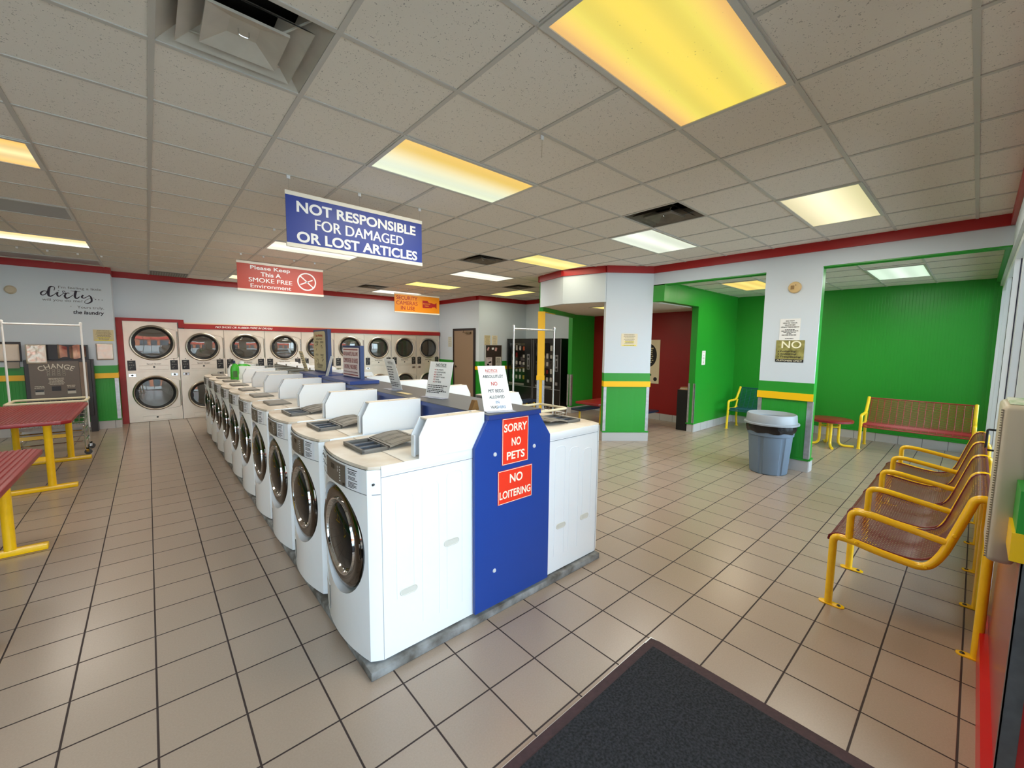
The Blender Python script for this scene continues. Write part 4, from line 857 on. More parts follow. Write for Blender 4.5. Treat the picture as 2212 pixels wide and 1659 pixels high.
# ------------------------------------------------------------------ stack dryers
DY = 11.10
DST = mat('dryer_steel', (222, 214, 198), 0.36, 0.6, var=0.10, vscale=3.5)
DIN = mat('drum_steel', (150, 138, 120), 0.3, 0.9, var=0.2, vscale=5)
DGL = glass_mat('door_glass', (0.42, 0.42, 0.40), 2.0)
GASK = mat('black_gasket', (12, 12, 12), 0.4)
def make_dryer(lab, group, W, Ht, rd, zu, zl, name='stack_dryer'):
    t = thing(name, lab, 'dryer', (0, 0, 0), group=group)
    zm = 1.02*Ht/1.9 if Ht < 2 else 1.02; cx = W/2+0.01
    MB().box(0.004, W-0.004, 0.014, 0.075, 0.005, Ht).make('cabinet', DST, t, smooth=False)   # shell behind the face; drums sit in it
    mb = MB()
    for z0, z1, zc in ((0.0, zm-0.003, zl), (zm+0.003, Ht, zu)):
        R_ = holed((0.003, W-0.003, z0+0.005, z1), (cx, zc), rd, 40, 1)
        mb.sheet([[(x, 0.0, z) for x, z in g] for g in R_]); mb.sheet([[(x, 0.0, z) for x, z in R_[0]], [(x, 0.02, z) for x, z in R_[0]]])
        mb.sheet([[(x, 0.0, z) for x, z in R_[-1]], [(x, 0.014, z) for x, z in R_[-1]]])
    mb.make('face_panel', DST, t, smooth=False)
    for nm, zc in (('lower', zl), ('upper', zu)):
        c = (cx, 0, zc); ax = (0, -1, 0)
        mb = MB(); mb.lathe([(rd+0.012, -0.002), (rd+0.010, 0.02), (rd-0.006, 0.028), (rd-0.024, 0.022)], c, ax, 40); d = mb.make('door', STEEL, t)
        mb = MB(); mb.lathe([(rd-0.022, 0.020), (rd-0.03, 0.026), (rd-0.062, 0.014), (rd-0.07, 0.002)], c, ax, 40)
        P = [(cx-rd+0.03+0.005*k, zc+0.10*math.sin(a)) for k, a in enumerate([PI*(-0.5+q/10) for q in range(11)])]
        P = [(cx-rd+0.035+0.05*math.cos(PI*(q/10-0.5)), zc+0.11*math.sin(PI*(q/10-0.5))) for q in range(11)]
        mb.prism(P, 'y', -0.024, -0.006); mb.make('door_gasket', GASK, d)
        mb = MB(); mb.lathe([(rd-0.066, 0.010), (rd*0.45, 0.017), (0, 0.020)], c, ax, 40); mb.make('door_glass', DGL, d)
        mb = MB(); mb.lathe([(rd-0.03, -0.015), (rd-0.02, -0.06)], c, ax, 36); mb.make('drum_mouth', DIN, t)
        mb = MB(); mb.lathe([(rd-0.02, -0.0745), (0, -0.0735)][::-1], (cx, 0.002, zc), ax, 36); mb.make('drum_back', DIN if nm == 'upper' else mat('drum_grey', (150, 152, 154), 0.4, 0.7), t)
        mb = MB(); a = math.radians(-52)
        P = [(cx+u*math.cos(a)-v*math.sin(a), zc+u*math.sin(a)+v*math.cos(a)) for u, v in ((-rd*0.86, -0.04), (rd*0.86, -0.04), (rd*0.86, 0.04), (-rd*0.86, 0.04))]
        mb.prism(P, 'y', 0.062, 0.072); mb.make('drum_baffle', mat('baffle_steel', (205, 205, 200), 0.3, 0.6), t, smooth=False)
        mb = MB(); z0 = zc-rd*0.9; z1 = zc+rd*0.75; x1 = W-0.028
        mb.tube(fillet([(cx+rd*0.5, -0.002, z1+0.06), (x1, -0.002, z1), (x1, -0.002, z0), (cx+rd*0.5, -0.002, z0-0.03)], 0.03), 0.0025, 5); mb.make('door_flange', STEEL, t)
        mb = MB(); mb.cyl((x1+0.012, -0.008, z0+0.02), (x1+0.012, -0.008, z1-0.02), 0.006, 8); mb.make('hinge', CHROME, t)
    b = zm+0.03
    for x0 in (0.032, W-0.155):
        p = MB().box(x0, x0+0.122, -0.004, 0.0, b, b+0.20).make('control_panel', BLACK, t, smooth=False)
        mb = MB(); f = FY(x0+0.061, b+0.10, -0.0045)
        rect_into(mb, f, -0.035, 0.015, 0.055, 0.075)
        for i in range(3): rect_into(mb, f, -0.04+i*0.03, -0.022+i*0.03, 0.0, 0.02)
        rect_into(mb, f, -0.03, -0.015, -0.07, -0.03); rect_into(mb, f, -0.03, 0.01, -0.04, -0.03)
        mb.make('marking', mat('panel_mark', (120, 118, 110)), p, smooth=False, normals=False)
        MB().lathe([(0, 0.006), (0.010, 0.0)], (x0+0.061, 0, b+0.222), (0, -1, 0), 10).make('pilot_lamp', BLACK, t)
        mb = MB(); mb.box(x0+0.005, x0+0.115, -0.006, 0, b-0.125, b-0.065, 0.004); q = mb.make('coin_plate', CHROME, t, smooth=False)
        mb = MB(); mb.lathe([(0, 0.014), (0.016, 0.012), (0.02, 0)], (x0+0.06, -0.005, b-0.095), (0, -1, 0), 12); mb.make('coin_lock', mat('lock_dark', (70, 66, 60), 0.3, 0.8), q)
    for z in (b+0.01, 0.03):
        mb = MB(); mb.tube([(W*0.24, -0.001, z), (W*0.78, -0.001, z), (W*0.78, -0.001, z+0.085), (W*0.24, -0.001, z+0.085)], 0.002, 4, closed=True); l = mb.make('lint_drawer', STEEL, t)
        MB().lathe([(0, 0.012), (0.016, 0.009), (0.018, 0)], (W*0.51, 0, z+0.055), (0, -1, 0), 12).make('lint_knob', BLACK, l)
    mb = MB(); text_into(mb, 'Speed Queen', FY(W*0.51, b+0.125, -0.001), 0, 0, 0.22, 0.032, 0.02); mb.make('brand_lettering', mat('brand_dark', (70, 62, 52)), t, smooth=False, normals=False)
    MB().box(0.02, W-0.02, 0.02, 0.06, -0.0, 0.008).make('foot_rail', BLACK, t, smooth=False)
    return t
DG = 'stack dryers along the back wall'
d = make_dryer('tall stack dryer, the biggest, in the corner by the red upright', None, 0.84, 2.03, 0.345, 1.605, 0.585); d.location = (-0.354, DY, 0)
d = make_dryer('x', DG, 0.787, 1.905, 0.292, 1.525, 0.50)
dl = ['stack dryer next to the tall one', 'stack dryer second from the tall one', 'stack dryer third from the tall one', 'stack dryer fourth from the tall one', 'stack dryer half hidden by the tall instruction stand, fifth from the tall one',
      'stack dryer fourth from the wall with the tan door', 'stack dryer third from the wall with the tan door', 'stack dryer second from the wall with the tan door', ]
dl = ['stack dryer next to the tall one', 'stack dryer two along from the tall one', 'stack dryer three along from the tall one', 'stack dryer partly behind the tall instruction stand', 'stack dryer partly behind the NO BLANKETS stand',
      'stack dryer third from the tan door wall', 'stack dryer second from the tan door wall', 'stack dryer against the tan door wall']
for i in range(8):
    if i == 0: d.location = (0.489, DY, 0); d['label'] = dl[0]
    else: dup(d, (0.489+0.7875*i, DY, 0), 0, dl[i])
RT = mat('red_trim', (168, 26, 22), 0.35, var=0.2, vscale=4)
mb = MB(); mb.box(-0.445, -0.354, DY-0.03, 11.17, 0.0, 2.09); mb.box(-0.354, 0.59, DY-0.03, 11.17, 2.032, 2.09); mb.box(0.50, 0.59, DY-0.031, 11.17, 1.925, 2.09); mb.box(0.59, 6.80, DY-0.03, 11.17, 1.908, 2.01)
tr = struct(mb.make('trim_4', RT, smooth=False))
mb = MB(); text_into(mb, 'NO SHOES OR RUBBER ITEMS IN DRYERS', FY(1.68, 1.962, DY-0.0305), 0, 0, 1.10, 0.042, 0.02, shear=0.25)
tag(mb.make('lettering', mat('sign_white', (245, 245, 245)), smooth=False, normals=False), 'white lettering NO SHOES OR RUBBER ITEMS IN DRYERS on the red band', 'lettering')
mb = MB(); mb.box(0.60, 6.78, 11.10, 11.17, 2.01, 2.035); struct(mb.make('trim_5', mat('cream_ledge', (226, 206, 180), 0.6), smooth=False))

# ------------------------------------------------------------------ wall with the lettering, change machine
WY = 10.68
def brush(mb, f, pts, off=0.002):
    """Brush-pen stroke: points (x, y, half width)."""
    P = [Vector((p[0], p[1])) for p in pts]; W_ = [p[2] for p in pts]; Q = []
    for i in range(len(P)-1):
        p0, p1, p2, p3 = P[max(i-1, 0)], P[i], P[i+1], P[min(i+2, len(P)-1)]
        for k in range(6):
            u = k/6; Q.append((0.5*((2*p1)+(p2-p0)*u+(2*p0-5*p1+4*p2-p3)*u*u+(3*p1-p0-3*p2+p3)*u**3), W_[i]*(1-u)+W_[i+1]*u))
    Q.append((P[-1], W_[-1])); L = []; R_ = []
    for i, (p, w_) in enumerate(Q):
        d = (Q[min(i+1, len(Q)-1)][0]-Q[max(i-1, 0)][0]).normalized(); n = Vector((-d.y, d.x))*w_
        L.append(mb.bm.verts.new(V3(f, p.x+n.x, p.y+n.y, off))); R_.append(mb.bm.verts.new(V3(f, p.x-n.x, p.y-n.y, off)))
    for i in range(len(L)-1):
        mb.bm.faces.new((R_[i], R_[i+1], L[i+1], L[i]))
# strokes drawn in a 2212-unit sheet that spans 1.02 m of wall, top edge 2.765 m up
f = FY(-1.48, 2.742, WY-0.0005); KX = 1.085/2212; KY = 1.06/2212
def S(*pts): return [(x*KX, -(y-x*0.035)*KY, w_*KX) for x, y, w_ in pts]
mb = MB()
brush(mb, f, S((470, 585, 10), (400, 570, 14), (325, 640, 22), (340, 715, 16), (420, 690, 12), (500, 560, 14)))
brush(mb, f, S((640, 540, 8), (660, 440, 10), (610, 400, 12), (545, 430, 26), (510, 560, 34), (500, 700, 32), (540, 750, 20), (620, 700, 10), (690, 620, 8)))
brush(mb, f, S((725, 590, 22), (705, 680, 24), (740, 745, 16), (800, 700, 9), (860, 620, 7), (850, 550, 8), (890, 550, 8), (905, 600, 12)))
brush(mb, f, S((840, 560, 6), (880, 640, 10), (930, 620, 12), (890, 720, 28), (920, 800, 24), (1000, 770, 12), (1090, 680, 8)))
brush(mb, f, S((930, 625, 10), (980, 612, 14), (1010, 630, 6)))
brush(mb, f, S((1180, 520, 30), (1150, 640, 34), (1140, 740, 30), (1180, 800, 20), (1260, 730, 9)))
brush(mb, f, S((1040, 530, 5), (1150, 540, 9), (1290, 545, 5)))
brush(mb, f, S((1350, 670, 22), (1310, 740, 24), (1360, 780, 14), (1440, 730, 9), (1510, 680, 14), (1550, 760, 26), (1555, 880, 26), (1490, 950, 18), (1410, 970, 9), (1370, 920, 7), (1440, 830, 6), (1580, 760, 5), (1640, 770, 5)))
for x, y in ((750, 545), (1660, 810), (1745, 820), (1835, 828)): brush(mb, f, S((x-16, y, 11), (x+16, y, 11)))
a = tag(mb.make('wall_lettering', mat('dark_lettering', (34, 24, 46), 0.6), smooth=False, normals=False), 'wall lettering with a big brush-script word dirty between lines of print', 'lettering')
def PX(x, y): return x*KX, -(y-x*0.035)*KY
mb = MB()
for s_, x, y, w_, h_ in (("I'm feeling a little", 1290, 440, 1080, 115), ('will you do me?', 830, 895, 980, 115), ('Yours truly,', 1520, 1140, 690, 130)):
    px_, py_ = PX(x, y); text_into(mb, s_, f, px_, py_, w_*KX, h_*KY, 0.0)
px_, py_ = PX(1015, 1095); rect_into(mb, f, px_-0.008, px_+0.008, py_-0.003, py_+0.003)
mb.make('print', mat('soft_ink', (92, 92, 96)), a, smooth=False, normals=False)
mb = MB(); px_, py_ = PX(1460, 1335); text_into(mb, 'the laundry', f, px_, py_, 800*KX, 175*KY, 0.025, shear=0.15); mb.make('bold_print', mat('dark_lettering', (34, 24, 46)), a, smooth=False, normals=False)
mb = MB(); mb.lathe([(0.07, 0), (0.068, 0.02), (0.05, 0.035), (0, 0.038)], (-1.655, WY, 2.46), (0, -1, 0), 20); tag(mb.make('smoke_detector', mat('aged_cream', (196, 184, 160), 0.5)), 'aged cream round detector high on the lettered wall', 'detector')
# change machine
cm = thing('change_machine', 'dark bill changer marked CHANGE on the lettered wall behind the laundry cart', 'change machine', (-1.17, WY-0.025, 0))
DKM = mat('dark_metal', (52, 50, 50), 0.35, 0.4); TAUPE = mat('changer_plate', (104, 94, 84), 0.4, 0.3)
MB().box(-0.39, 0.39, -0.22, 0.0, 0.30, 1.30, 0.006).make('housing', DKM, cm, smooth=False)
MB().box(-0.36, 0.36, -0.16, 0.0, 1.30, 1.56).make('display_box', BLACK, cm, smooth=False)
MB().box(0.33, 0.42, -0.20, 0.0, 0.0, 1.30).make('side_panel', DKM, cm, smooth=False)
p = MB().box(-0.335, 0.245, -0.232, -0.22, 0.66, 1.275).make('face_plate', TAUPE, cm, smooth=False)
MB().box(0.25, 0.345, -0.235, -0.22, 0.58, 1.26).make('lock_bar', mat('worn_brown_metal', (128, 108, 90), 0.4, 0.5, var=0.2, vscale=10), cm, smooth=False)
f = FY(-0.045, 0.97, -0.2325); mb = MB()
text_into(mb, 'CHANGE', f, 0.02, 0.225, 0.43, 0.085, 0.01, arc=(0.02, 0.42))
for i in range(4):
    for k in range(3): mb.tube([V3(f, -0.075+i*0.06+a, 0.075+k*0.04+b, 0.001) for a, b in ((-0.014, -0.014), (0.014, -0.014), (0.014, 0.014), (-0.014, 0.014))], 0.002, 4, closed=True)
r = random.Random(8)
for i in range(6): words_into(mb, f, -0.12, 0.14, 0.015-i*0.02, 0.008, r)
for cx in (-0.19, 0.18):
    for i in range(2): words_into(mb, f, cx-0.06, cx+0.06, -0.115-i*0.025, 0.010, r)
mb.make('lettering', mat('plate_white', (214, 206, 190)), p, smooth=False, normals=False)
for cx in (-0.235, 0.135): 
    q = MB().box(cx-0.05, cx+0.05, -0.24, -0.23, 0.715, 0.79).make('bill_slot', mat('slot_white', (190, 184, 172), 0.4), p, smooth=False)
    MB().box(cx-0.048, cx+0.048, -0.246, -0.239, 0.765, 0.792).make('slot_mouth', BLACK, q, smooth=False)
q = MB().box(-0.095, 0.01, -0.24, -0.231, 0.77, 0.85).make('coin_cup', BLACK, p, smooth=False)
mb = MB(); mb.lathe([(0.030, 0), (0.026, -0.012), (0, -0.016)], (-0.042, -0.241, 0.805), (0, -1, 0), 14); mb.make('cup_lip', CHROME, q)
mb = MB(); mb.sheet([[(0.0+0.34*i/10, -0.163-0.004*math.sin(i*1.3), z+0.02*math.sin(i*0.9+z*9)) for i in range(11)] for z in (1.33, 1.38, 1.44, 1.50, 1.545)])
mb.make('foil_poster', mat('brown_foil', (150, 120, 96), 0.12, 0.8, col2=(86, 40, 34), vscale=7), cm)
def foil(lab, cx, cz, w_, h_, y, m, seed, cat='notice'):
    r = random.Random(seed); mb = MB(); N = 12
    mb.sheet([[(cx-w_/2+w_*i/N, y-0.006-0.006*r.random(), cz-h_/2+h_*k/N) for i in range(N+1)] for k in range(N+1)])
    o = mb.make('taped_sheet', m, ang=80); md = o.modifiers.new('thick', 'SOLIDIFY'); md.thickness = 0.002
    return tag(o, lab, cat)
PLS = mat('wrinkled_plastic_sheet', (208, 196, 180), 0.15, 0.25)
foil('wrinkled plastic-covered sheet taped over the top corner of the change machine', -1.405, 1.40, 0.23, 0.32, WY-0.262, PLS, 4)
foil('crumpled plastic-covered notice below the tan notice near the red upright', -0.60, 1.435, 0.225, 0.30, WY-0.002, PLS, 6)
foil('framed bright sheet beside the change machine, mostly behind the cart post', -1.80, 1.42, 0.36, 0.28, WY-0.026, mat('bright_sheet', (236, 220, 200), 0.2), 9)
bx = thing('wall_frame', 'dark frame holding the bright sheet beside the change machine', 'frame', (-1.80, WY-0.008, 1.27))
MB().box(-0.20, 0.20, -0.014, -0.001, 0.0, 0.33).make('frame', DKM, bx, smooth=False); MB().box(0.02, 0.17, -0.05, -0.001, -0.11, -0.005).make('slip_tray', mat('tray_tan', (170, 160, 146), 0.5), bx, smooth=False)
notice('tan notice with yellow highlighting on the lettered wall by the red upright', FY(-0.598, 1.735, WY-0.003), 0.27, 0.205, TAN, 9, 12, hl=[(-0.22, 0.6), (-0.44, 0.85)], ink=INK)
notice('cream notice on the tan door wall, beside the dryers', FX(10.55, 1.72, 6.826), 0.20, 0.30, mat('pale_notice', (206, 206, 190), 0.7), 5, 3)

# ------------------------------------------------------------------ red folding tables
RTOP = mat('red_plastisol', (150, 34, 36), 0.35, var=0.12, vscale=14); YSTEEL = mat('yellow_steel', (255, 202, 18), 0.25, var=0.06, vscale=20, coat=0.2)
def table(lab, y):
    t = thing('folding_table', lab, 'table', (-1.10, y, 0), group='red folding tables on yellow legs'); L, W_ = 0.925, 0.43; c = 0.07
    mb = MB(); mb.prism([(-W_, -L+c), (-W_+c, -L), (W_-c, -L), (W_, -L+c), (W_, L-c), (W_-c, L), (-W_+c, L), (-W_, L-c)], 'z', 0.735, 0.772, 0.008); tp = mb.make('tabletop', RTOP, t)
    mb = MB(); n = 26
    for i in range(n):
        x = -W_+0.02+(2*W_-0.04)*(i+0.5)/n; l = L-0.02-max(0, abs(x)-(W_-c)+0.01)
        mb.prism([(x-0.011, 0.7715), (x+0.011, 0.7715), (x+0.007, 0.779), (x-0.007, 0.779)], 'y', -l, l)
    mb.make('rib', RTOP, tp, smooth=False); bpy.data.objects[[o.name for o in kids(tp)][-1]]['kind'] = 'stuff'
    for s_ in (-1, 1):
        yy = s_*0.745
        MB().box(-0.43, 0.43, yy-0.032, yy+0.032, 0.0, 0.048, 0.008).make('foot_bar', YSTEEL, t)
        for x in (-0.235, 0.235):
            mb = MB(); mb.tube([(x, yy, 0.045), (x, yy, 0.70), (x, yy, 0.735)], [0.033, 0.033, 0.05], 16); mb.make('leg', YSTEEL, t)
        MB().box(-0.235, 0.235, yy-0.015, yy+0.015, 0.33, 0.375).make('cross_bar', YSTEEL, t)
    return t
a = table('red ribbed folding table standing just before the laundry cart', 7.355); dup(a, (-1.10, 4.0, 0), 0, 'red ribbed folding table cut off by the photo edge, nearest the entrance')

# ------------------------------------------------------------------ laundry carts
WIRE = mat('cart_wire', (205, 205, 200), 0.25, 0.9); WHROD = mat('white_rod', (242, 242, 240), 0.3); CREAMR = mat('cream_bumper', (226, 214, 180), 0.5)
def cart(lab, loc, rz, rod_mat, L=0.36, W_=0.26, rodh=1.84, zb=0.80):
    t = thing('laundry_cart', lab, 'laundry cart', loc, rz, 'wheeled laundry carts with a hanging rail')
    mb = MB(); z0 = 0.42
    def ring(z, e, r=0.004): mb.tube(fillet([(-L+e, -W_+e, z), (L-e, -W_+e, z), (L-e, W_-e, z), (-L+e, W_-e, z), (-L+e, -W_+e, z)], 0.03, 3)[:-1], r, 6)
    for k in range(6): ring(z0+(zb-z0)*k/6, 0.03*(1-k/6))
    n = 13
    for i in range(n+1):
        x = -L+2*L*i/n
        for s_ in (-1, 1): mb.tube([(x, s_*W_, zb), (x*0.93, s_*(W_-0.03), z0)], 0.0022, 4)
        mb.tube([(x*0.93, -W_+0.03, z0), (x*0.93, W_-0.03, z0)], 0.0022, 4)
    for i in range(9):
        y = -W_+2*W_*i/8
        for s_ in (-1, 1): mb.tube([(s_*L, y, zb), (s_*(L-0.03), y*0.9, z0)], 0.0022, 4)
    mb.make('basket', WIRE, t)
    mb = MB(); P = fillet([(-L, -W_, zb), (L, -W_, zb), (L, W_, zb), (-L, W_, zb), (-L, -W_, zb)], 0.05, 4)[:-1]; mb.tube(P+[P[0]], 0.017, 10); mb.make('rim_bumper', CREAMR, t)
    mb = MB()
    for z in (0.36, 0.20):
        mb.tube(fillet([(-L+0.03, -W_+0.03, z), (L-0.03, -W_+0.03, z), (L-0.03, W_-0.03, z), (-L+0.03, W_-0.03, z), (-L+0.03, -W_+0.03, z)], 0.03, 3), 0.010, 8)
    for x in (-L+0.03, L-0.03):
        for y in (-W_+0.03, W_-0.03): mb.tube([(x, y, 0.09), (x, y, z0)], 0.011, 8)
    mb.make('frame', CHROME, t)
    for x in (-L+0.03, L-0.03):
        for y in (-W_+0.03, W_-0.03):
            mb = MB(); mb.lathe([(0, -0.014), (0.038, -0.014), (0.042, -0.008), (0.042, 0.008), (0.038, 0.014), (0, 0.014)], (x+0.02, y, 0.042), (0, 1, 0), 16); c = mb.make('caster', mat('grey_rubber', (80, 78, 76), 0.7), t)
            mb = MB(); mb.box(x+0.0, x+0.03, y-0.022, y-0.016, 0.04, 0.10); mb.box(x+0.0, x+0.03, y+0.016, y+0.022, 0.04, 0.10); mb.box(x-0.005, x+0.03, y-0.022, y+0.022, 0.085, 0.10); mb.make('fork', CHROME, c, smooth=False)
    for s_ in (-1, 1):
        mb = MB(); mb.tube([(s_*L, 0, 0.36), (s_*L, 0, rodh+0.012)], 0.012, 10); p = mb.make('upright', rod_mat, t)
        mb = MB(); mb.lathe([(0, 0.05), (0.016, 0.042), (0.018, 0.02), (0.014, 0), (0.014, -0.03)], (s_*L, 0, rodh), n=12); mb.make('cap', rod_mat, p)
    mb = MB(); mb.tube([(-L, 0, rodh), (L, 0, rodh)], 0.013, 10); mb.make('hanging_rail', rod_mat, t)
    mb = MB(); mb.box(-L+0.05, L-0.05, -W_+0.02, -W_+0.03, 0.405, 0.445); mb.make('name_strip', mat('worn_plate', (196, 188, 182), 0.4, var=0.3, vscale=18), t, smooth=False)
    return t
cart('laundry cart with a white hanging rail, before the change machine', (-1.077, 8.62, 0), 0, WHROD, L=0.365, rodh=1.85, zb=0.78)
cart('laundry cart with a chrome hanging rail, beyond the washers by the yellow post', (3.80, 3.85, 0), 0, mat('satin_chrome', (215, 215, 212), 0.2, 0.7), L=0.37)

# ------------------------------------------------------------------ seats by the window
MAR = mat('maroon_plastisol', (104, 22, 30), 0.35)
def seat_profile(n):
    P = [(0.545, 0.415), (0.542, 0.437), (0.520, 0.458), (0.47, 0.465), (0.40, 0.455), (0.28, 0.437), (0.18, 0.432), (0.11, 0.450), (0.065, 0.495), (0.04, 0.56), (0.01, 0.67), (-0.02, 0.78), (-0.042, 0.845), (-0.068, 0.868), (-0.10, 0.872)]
    Q = [Vector((0, y, z)) for y, z in P]; C_ = []
    for i in range(len(Q)-1):
        p0, p1, p2, p3 = Q[max(i-1, 0)], Q[i], Q[i+1], Q[min(i+2, len(Q)-1)]
        for k in range(8):
            u = k/8; C_.append(0.5*((2*p1)+(p2-p0)*u+(2*p0-5*p1+4*p2-p3)*u*u+(3*p1-p0-3*p2+p3)*u**3))
    C_.append(Q[-1]); D = [0]
    for a, b in zip(C_, C_[1:]): D.append(D[-1]+(b-a).length)
    out = []; j = 0
    for i in range(n+1):
        t_ = D[-1]*i/n
        while j < len(D)-2 and D[j+1] < t_: j += 1
        u = (t_-D[j])/max(1e-9, D[j+1]-D[j]); out.append(C_[j].lerp(C_[j+1], u))
    return out
def seat_mesh():
    n, m_ = 76, 38; W_ = 0.585; P = seat_profile(n); mb = MB(); V = {}
    def v(i, j):
        if (i, j) not in V: V[i, j] = mb.bm.verts.new((W_*(j/m_-0.5), P[i].y, P[i].z))
        return V[i, j]
    fs = []
    for i in range(1, n):
        for j in range(1, m_):
            if (i+j) % 2: fs.append(mb.bm.faces.new((v(i-1, j), v(i, j+1), v(i+1, j), v(i, j-1))))
    bmesh.ops.wireframe(mb.bm, faces=fs, thickness=0.0122, use_replace=True, use_boundary=True, use_even_offset=True)
    return mb
ws = thing('seat_row', 'row of four maroon perforated seats on yellow tube frames, under the window', 'seating', (0, 0, 0))
XS = [3.20, 3.838, 4.48, 5.135, 5.775]
q = seat_mesh().make('seat', MAR, ws, smooth=False, normals=False); q.location = ((XS[0]+XS[1])/2, 0, 0)
for a, b in zip(XS[1:], XS[2:]):
    c = q.copy(); C.objects.link(c); c.location = ((a+b)/2, 0, 0)
edge = []
for k, (a, b) in enumerate(zip(XS, XS[1:])):
    P = seat_profile(40); mb = MB()
    for s_ in (a+0.026, b-0.026): mb.tube([(s_, p.y, p.z) for p in P], 0.006, 6)
    mb.tube([(a+0.026, P[0].y, P[0].z), (b-0.026, P[0].y, P[0].z)], 0.007, 6); mb.tube([(a+0.026, P[-1].y, P[-1].z), (b-0.026, P[-1].y, P[-1].z)], 0.007, 6)
    mb.make('seat_rim', MAR, ws)
for x in XS:
    pr = [(x, 0.515, 0.0), (x, 0.515, 0.452), (x, 0.44, 0.452), (x, 0.28, 0.424), (x, 0.10, 0.408), (x, 0.045, 0.50), (x, -0.02, 0.73), (x, -0.055, 0.862), (x, -0.118, 0.862), (x, -0.118, 0.0)]
    mb = MB(); mb.tube(fillet(pr, 0.06, 6), 0.021, 12); fm = mb.make('side_frame', YSTEEL, ws)
    for y0, y1 in ((0.565, 0.43), (-0.045, -0.14)):
        mb = MB(); P = [(x+0.025*math.sin(a), (y0 if c_ else y1)+0.025*(math.cos(a) if c_ else -math.cos(a))*0.8) for c_ in (1, 0) for a in [math.radians(-90+180*i/6)*(1 if c_ else -1)*-1 for i in range(7)]]
        P = [(x+0.026*math.cos(a), y0-0.026+0.026*math.sin(a)) for a in [PI*i/6 for i in range(7)]]+[(x+0.026*math.cos(a), y1+0.026+0.026*math.sin(a)) for a in [PI+PI*i/6 for i in range(7)]]
        mb.prism(P, 'z', 0.0, 0.007, 0.001); fp = mb.make('foot_plate', YSTEEL, ws)
        mb = MB(); yb = y1+0.03 if y0 > 0.2 else y0-0.025; mb.lathe([(0, 0.014), (0.007, 0.013), (0.012, 0.007)], (x, yb, 0), n=8); mb.make('anchor_bolt', mat('dark_bolt', (60, 56, 50), 0.4, 0.6), fp)
    mb = MB(); mb.tube(fillet([(x, 0.44, 0.455), (x, 0.44, 0.635), (x, 0.36, 0.64), (x, 0.035, 0.588)], 0.075, 6), 0.019, 12); mb.make('armrest', YSTEEL, ws)
for y, z in ((0.40, 0.452), (0.10, 0.425), (0.005, 0.64)): MB().lathe([(0, 0.006), (0.008, 0.005), (0.011, 0)], (XS[0]-0.021, y, z), (-1, 0, 0), 10).make('rivet', YSTEEL, ws)

# ------------------------------------------------------------------ wire benches and round table in the alcove
YB = mat('yellow_bench', (250, 210, 40), 0.3)
def wire_bench(lab, loc, rz, W_, wire, name='wire_bench'):
    """Local: sits facing -Y, back against +Y; origin under the middle of the front feet."""
    t = thing(name, lab, 'bench', loc, rz, 'wire benches in the green alcove')
    prof = [(0.03, 0.37), (0.05, 0.395), (0.10, 0.41), (0.25, 0.405), (0.40, 0.385), (0.47, 0.40), (0.52, 0.47), (0.58, 0.62), (0.65, 0.80)]
    D = fillet([(0, y, z) for y, z in prof], 0.05, 3); mb = MB(); L = [0]
    for a, b in zip(D, D[1:]): L.append(L[-1]+(b-a).length)
    n = int(L[-1]/0.017); j = 0
    for i in range(n+1):
        s_ = L[-1]*i/n
        while j < len(L)-2 and L[j+1] < s_: j += 1
        p = D[j].lerp(D[j+1], (s_-L[j])/max(1e-9, L[j+1]-L[j])); mb.tube([(-W_/2, p.y, p.z), (W_/2, p.y, p.z)], 0.0042 if 0 < i < n else 0.009, 5)
    mb.make('wire_seat', wire, t)
    mb = MB()
    for i in range(int(W_/0.085)+1):
        x = -W_/2+0.02+(W_-0.04)*i/int(W_/0.085); mb.tube([(x, p.y+0.004, p.z-0.003) for p in D], 0.005, 5)
    mb.make('wire_support', wire, t)
    for s_ in (-1, 1):
        x = s_*(W_/2+0.018)
        mb = MB(); mb.tube(fillet([(x, 0.0, 0.0), (x, 0.035, 0.37), (x, 0.03, 0.555), (x, 0.40, 0.56), (x, 0.47, 0.60), (x, 0.64, 0.81)], 0.06, 5), 0.022, 10); mb.make('arm_frame', YB, t)
        mb = MB(); mb.tube(fillet([(x, 0.10, 0.395), (x, 0.42, 0.39), (x, 0.50, 0.56)], 0.05, 5), 0.018, 8); mb.make('seat_rail', YB, t)
        mb = MB(); mb.tube([(x, 0.50, 0.42), (x, 0.48, 0.2), (x, 0.53, 0.0)], 0.02, 10); mb.make('rear_leg', YB, t)
        for y in (0.0, 0.53): MB().box(x-0.025, x+0.025, y-0.03, y+0.03, 0, 0.006).make('foot_plate', YB, t, smooth=False)
    return t
TEALW = mat('teal_wire', (18, 84, 96), 0.35); REDW = mat('red_wire', (158, 32, 32), 0.35)
wire_bench('teal wire bench with yellow arms in the green alcove corner', (8.73, 2.64, 0), -PI/2, 1.22, TEALW)
wire_bench('long red wire bench with yellow arms against the green alcove wall', (8.66, 0.56, 0), -PI/2, 1.20, REDW)
rt = thing('round_table', 'low round dark red table on bent yellow legs beside the red wire bench', 'table', (8.56, 1.56, 0))
mb = MB(); mb.lathe([(0, 0.465), (0.30, 0.465), (0.315, 0.455), (0.315, 0.425), (0.30, 0.42), (0, 0.42)], (0, 0, 0), n=40); mb.make('tabletop', mat('dark_red_top', (128, 24, 30), 0.35), rt)
for k in range(4):
    a = math.radians(20+90*k); c, s_ = math.cos(a), math.sin(a)
    mb = MB(); mb.tube(fillet([(0.13*c, 0.13*s_, 0.42), (0.13*c, 0.13*s_, 0.02), (0.34*c, 0.34*s_, 0.02)], 0.10, 7), 0.02, 10); mb.make('leg', YB, rt)
